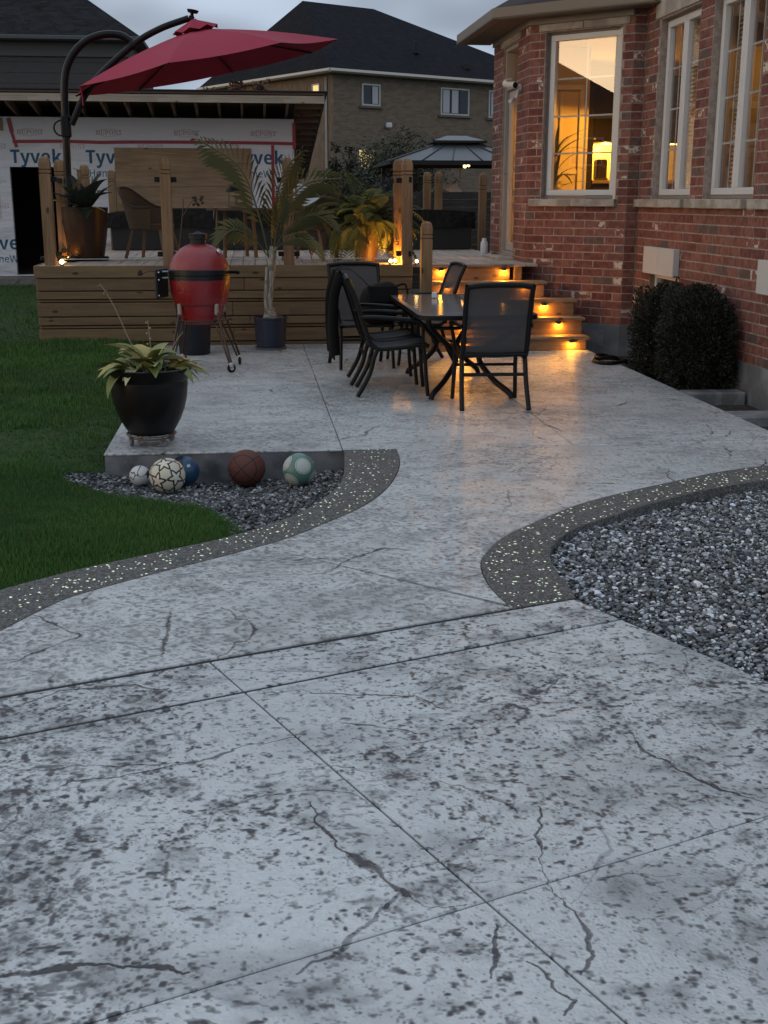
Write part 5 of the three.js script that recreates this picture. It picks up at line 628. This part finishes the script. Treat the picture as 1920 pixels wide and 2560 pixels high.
{ // house to the west, seen only mirrored in the bay glass
  const h = thing('western_house', 'dark roofed brick house mirrored in the bay window', 'house'); obj('wall', bx(10, 6, 13, -44, 2.4, -6), farBrick([.12, .07, .05], [.16, .1, .075], 9), h); const e = [[-38.5, 5.4, 1], [-38.5, 5.4, -13], [-49.5, 5.4, -13], [-49.5, 5.4, 1]]; obj('roof', tris([[e[0], e[1], [-44, 8.6, -9], [-44, 8.6, -3]], [e[1], e[2], [-44, 8.6, -9]], [e[2], e[3], [-44, 8.6, -3], [-44, 8.6, -9]], [e[3], e[0], [-44, 8.6, -3]]]), shingle([.03, .03, .03], [.07, .065, .06], 10), h); obj('soffit', prism([[-38.5, 1], [-38.5, -13], [-49.5, -13], [-49.5, 1]], 5.25, 5.38), gutM, h); for (let i = 0; i < 3; i++) { const w = part('window', h); obj('frame', cb(.08, 1.3, 1.6, -38.99, 3.8, -10 + i * 4, .01), farFrame, w); obj('pane', cb(.1, 1.1, 1.4, -38.97, 3.8, -10 + i * 4, .01), darkPane, w); }
}
{ // gazebo
  const g = thing('metal_gazebo', 'dark metal gazebo with two tier standing seam roof', 'gazebo', [4.6, 0, -27.5]); const rm = M(.06, .068, .08, .4, { metalness: .4 }), fm = M(.012, .013, .015, .5);
  const E = [[-1.62, 1.5], [1.62, 1.5], [1.62, -1.5], [-1.62, -1.5]], U = [[-.5, .45], [.5, .45], [.5, -.45], [-.5, -.45]], S = [[-.58, .52], [.58, .52], [.58, -.52], [-.58, -.52]];
  for (let k = 0; k < 4; k++) { const n = 5, k1 = (k + 1) % 4; for (let i = 0; i < n; i++) { const f = (l, t, y) => [mix(l[k][0], l[k1][0], t), y, mix(l[k][1], l[k1][1], t)]; obj('roof_panel', tris([[f(E, i / n, 2.42), f(E, (i + 1) / n, 2.42), f(U, (i + 1) / n, 2.79), f(U, i / n, 2.79)]]), rm, g); obj('seam', bar(f(E, i / n, 2.43), f(U, i / n, 2.80), .012, 5), fm, g); } obj('fascia', sqbar([E[k][0], 2.38, E[k][1]], [E[k1][0], 2.38, E[k1][1]], .09, .06), fm, g); obj('cupola_panel', tris([[[S[k][0], 2.87, S[k][1]], [S[k1][0], 2.87, S[k1][1]], [Math.sign(S[k1][0]) * .22, 3.0, 0], [Math.sign(S[k][0]) * .22, 3.0, 0]]]), rm, g); obj('cupola_trim', sqbar([S[k][0], 2.855, S[k][1]], [S[k1][0], 2.855, S[k1][1]], .045, .045), fm, g); obj('post', cb(.1, 2.5, .1, E[k][0] * .92, 1.15, E[k][1] * .92, .01), fm, g); obj('cupola_post', bar([U[k][0] * .9, 2.78, U[k][1] * .9], [U[k][0] * .9, 2.86, U[k][1] * .9], .02), fm, g); }
  const l = thing('string_bulb_pair', 'pair of warm bulbs glowing under the gazebo eave', 'lamp', [4.55, 2.31, -26.05]); obj('bulb', sph(.04, 0, 0, 0, 8), glowM(1, .72, .3, 5), l); obj('bulb', sph(.03, .08, .015, 0, 8), glowM(1, .72, .3, 5), l); obj('cable', tube([[-.6, .05, 0], [0, .045, 0], [.08, .05, 0], [.5, .08, 0]], .006, 12, 4), blackM, l); const q = new THREE.PointLight(0xffb050, .5, 0, 2); q.castShadow = true; l.add(q);
  const w = thing('pale_umbrella', 'pale tilted umbrella canopy below the gazebo roof', 'umbrella', [4.5, 1.8, -27.2]); const q_ = []; for (let i = 0; i < 8; i++) { const a = i * .785, b = a + .785; q_.push([[0, .2, 0], [Math.cos(b) * .34, -.0, Math.sin(b) * .34], [Math.cos(a) * .34, 0, Math.sin(a) * .34]]); } obj('canopy', T(tris(q_), [0, 0, 0], [.2, 0, -.35]), M(.5, .53, .58, .8), w); obj('pole', bar([.3, -1.9, .1], [.12, .5, .1], .02), M(.3, .3, .3, .5), w);
}
{ // board fence
  const f = thing('board_fence', 'dark horizontal board fence behind the deck and gazebo', 'fence', [0, 0, -25.2]); const fm = [1, 2].map(k => M(1, 1, 1, .9, woodTex([.035, .03, .028], [.06, .052, .048], 60 + k))); seed(401); for (let x = 1.4; x < 10; x += 2.15) { obj('post', cb(.1, 2.1, .1, x, .75, 0, .01), fm[0], f); for (let k = 0; k < 13; k++) obj('board', cb(2.03, .145, .02, x + 1.075, -.12 + k * .152, .05 + rr(-.003, .003), .003), fm[k % 2], f); }
}
// trees and shrubs
function tree(name, label, cat, p, H, R, n, col, leaf, o = {}) {
  const k = thing(name, label, cat, p); seed(Math.round(Math.abs(p[0] * 131 + p[2] * 17) + H * 7)); const tm = M(.06, .045, .035, .9); const q = [];
  const tips = []; obj('trunk', [tube([[0, 0, 0], [.03 * R, H * .3, 0], [-.02 * R, H * .6, .03 * R], [0, H * .92, 0]], .025 * H * (o.t || .6), 16, 7)], tm, k); const nb = o.nb || 22;
  const lb = []; for (let i = 0; i < nb; i++) { const y0 = H * rr(.15, .8), a = i * 2.4, prof = o.cone ? 1 - y0 / H * .95 : Math.sin(Math.PI * (.22 + .7 * y0 / H)), rl = R * prof * rr(.6, 1), y1 = Math.min(H * .98, y0 + (o.cone ? .15 : .3) * H * rr(.3, 1)); const e = [Math.cos(a) * rl, y1, Math.sin(a) * rl]; lb.push(tube([[0, y0, 0], [e[0] * .5, mix(y0, y1, .35), e[2] * .5], e], .006 * H * .5, 8, 5)); tips.push(e, [e[0] * .6, mix(y0, y1, .5), e[2] * .6], [e[0] * .3, mix(y0, y1, .2), e[2] * .3]); } tips.push([0, H * .98, 0]);
  obj('branches', lb, tm, k);
  for (let i = 0; i < n; i++) { const t = tips[Math.floor(rnd() * tips.length)], s = R * (o.sp || .3), g = () => (rnd() + rnd() + rnd() - 1.5) / 1.5; const c = V(t[0] + g() * s, Math.max(.1, t[1] + g() * s * (o.cone ? 1.4 : .8)), t[2] + g() * s), d = V(rr(-1, 1), rr(-.4, 1), rr(-1, 1)).normalize(), sd = d.clone().cross(V(rr(-1, 1), rr(-1, 1), rr(-1, 1))).normalize(), l = leaf * rr(.7, 1.3), w = l * (o.w || .28); q.push([c.toArray(), c.clone().addScaledVector(d, l * .5).addScaledVector(sd, w).toArray(), c.clone().addScaledVector(d, l).toArray(), c.clone().addScaledVector(d, l * .5).addScaledVector(sd, -w).toArray()]); }
  obj('crown', tris(q), M(...col, .7), k); return k;
}
tree('feathery_tree', 'feathery grey green shrub tree in front of the tan house', 'tree', [4.0, -.3, -34], 3.55, 1.75, 17000, [.05, .055, .035], .13, { sp: .32, w: .15, nb: 44 });
tree('cypress_tree', 'dark narrow cypress against the outbuilding rake', 'tree', [2.2, -.3, -32], 3.25, .28, 4500, [.012, .018, .01], .09, { cone: 1, sp: .5, nb: 26 }); tree('cypress_tree', 'dark narrow cypress left of the lit lower window', 'tree', [2.62, -.3, -32.5], 3.2, .34, 5000, [.012, .018, .01], .09, { cone: 1, sp: .5, nb: 26 });
tree('round_shrub', 'dark leafy shrub under the gazebo eave', 'shrub', [3.3, -.3, -25.9], 2.3, .6, 6000, [.018, .022, .012], .08, { sp: .4 }); tree('round_shrub', 'dark leafy shrub behind the fern', 'shrub', [1.9, -.3, -24.3], 2.4, .75, 8000, [.03, .04, .02], .09, { sp: .4 }); tree('autumn_tree', 'reddish tree top rising behind the outbuilding roof', 'tree', [-.35, -.3, -38], 5.25, 1.1, 6000, [.10, .045, .025], .14, { sp: .3 });
sh(scene);
renderer.render(scene, camera);
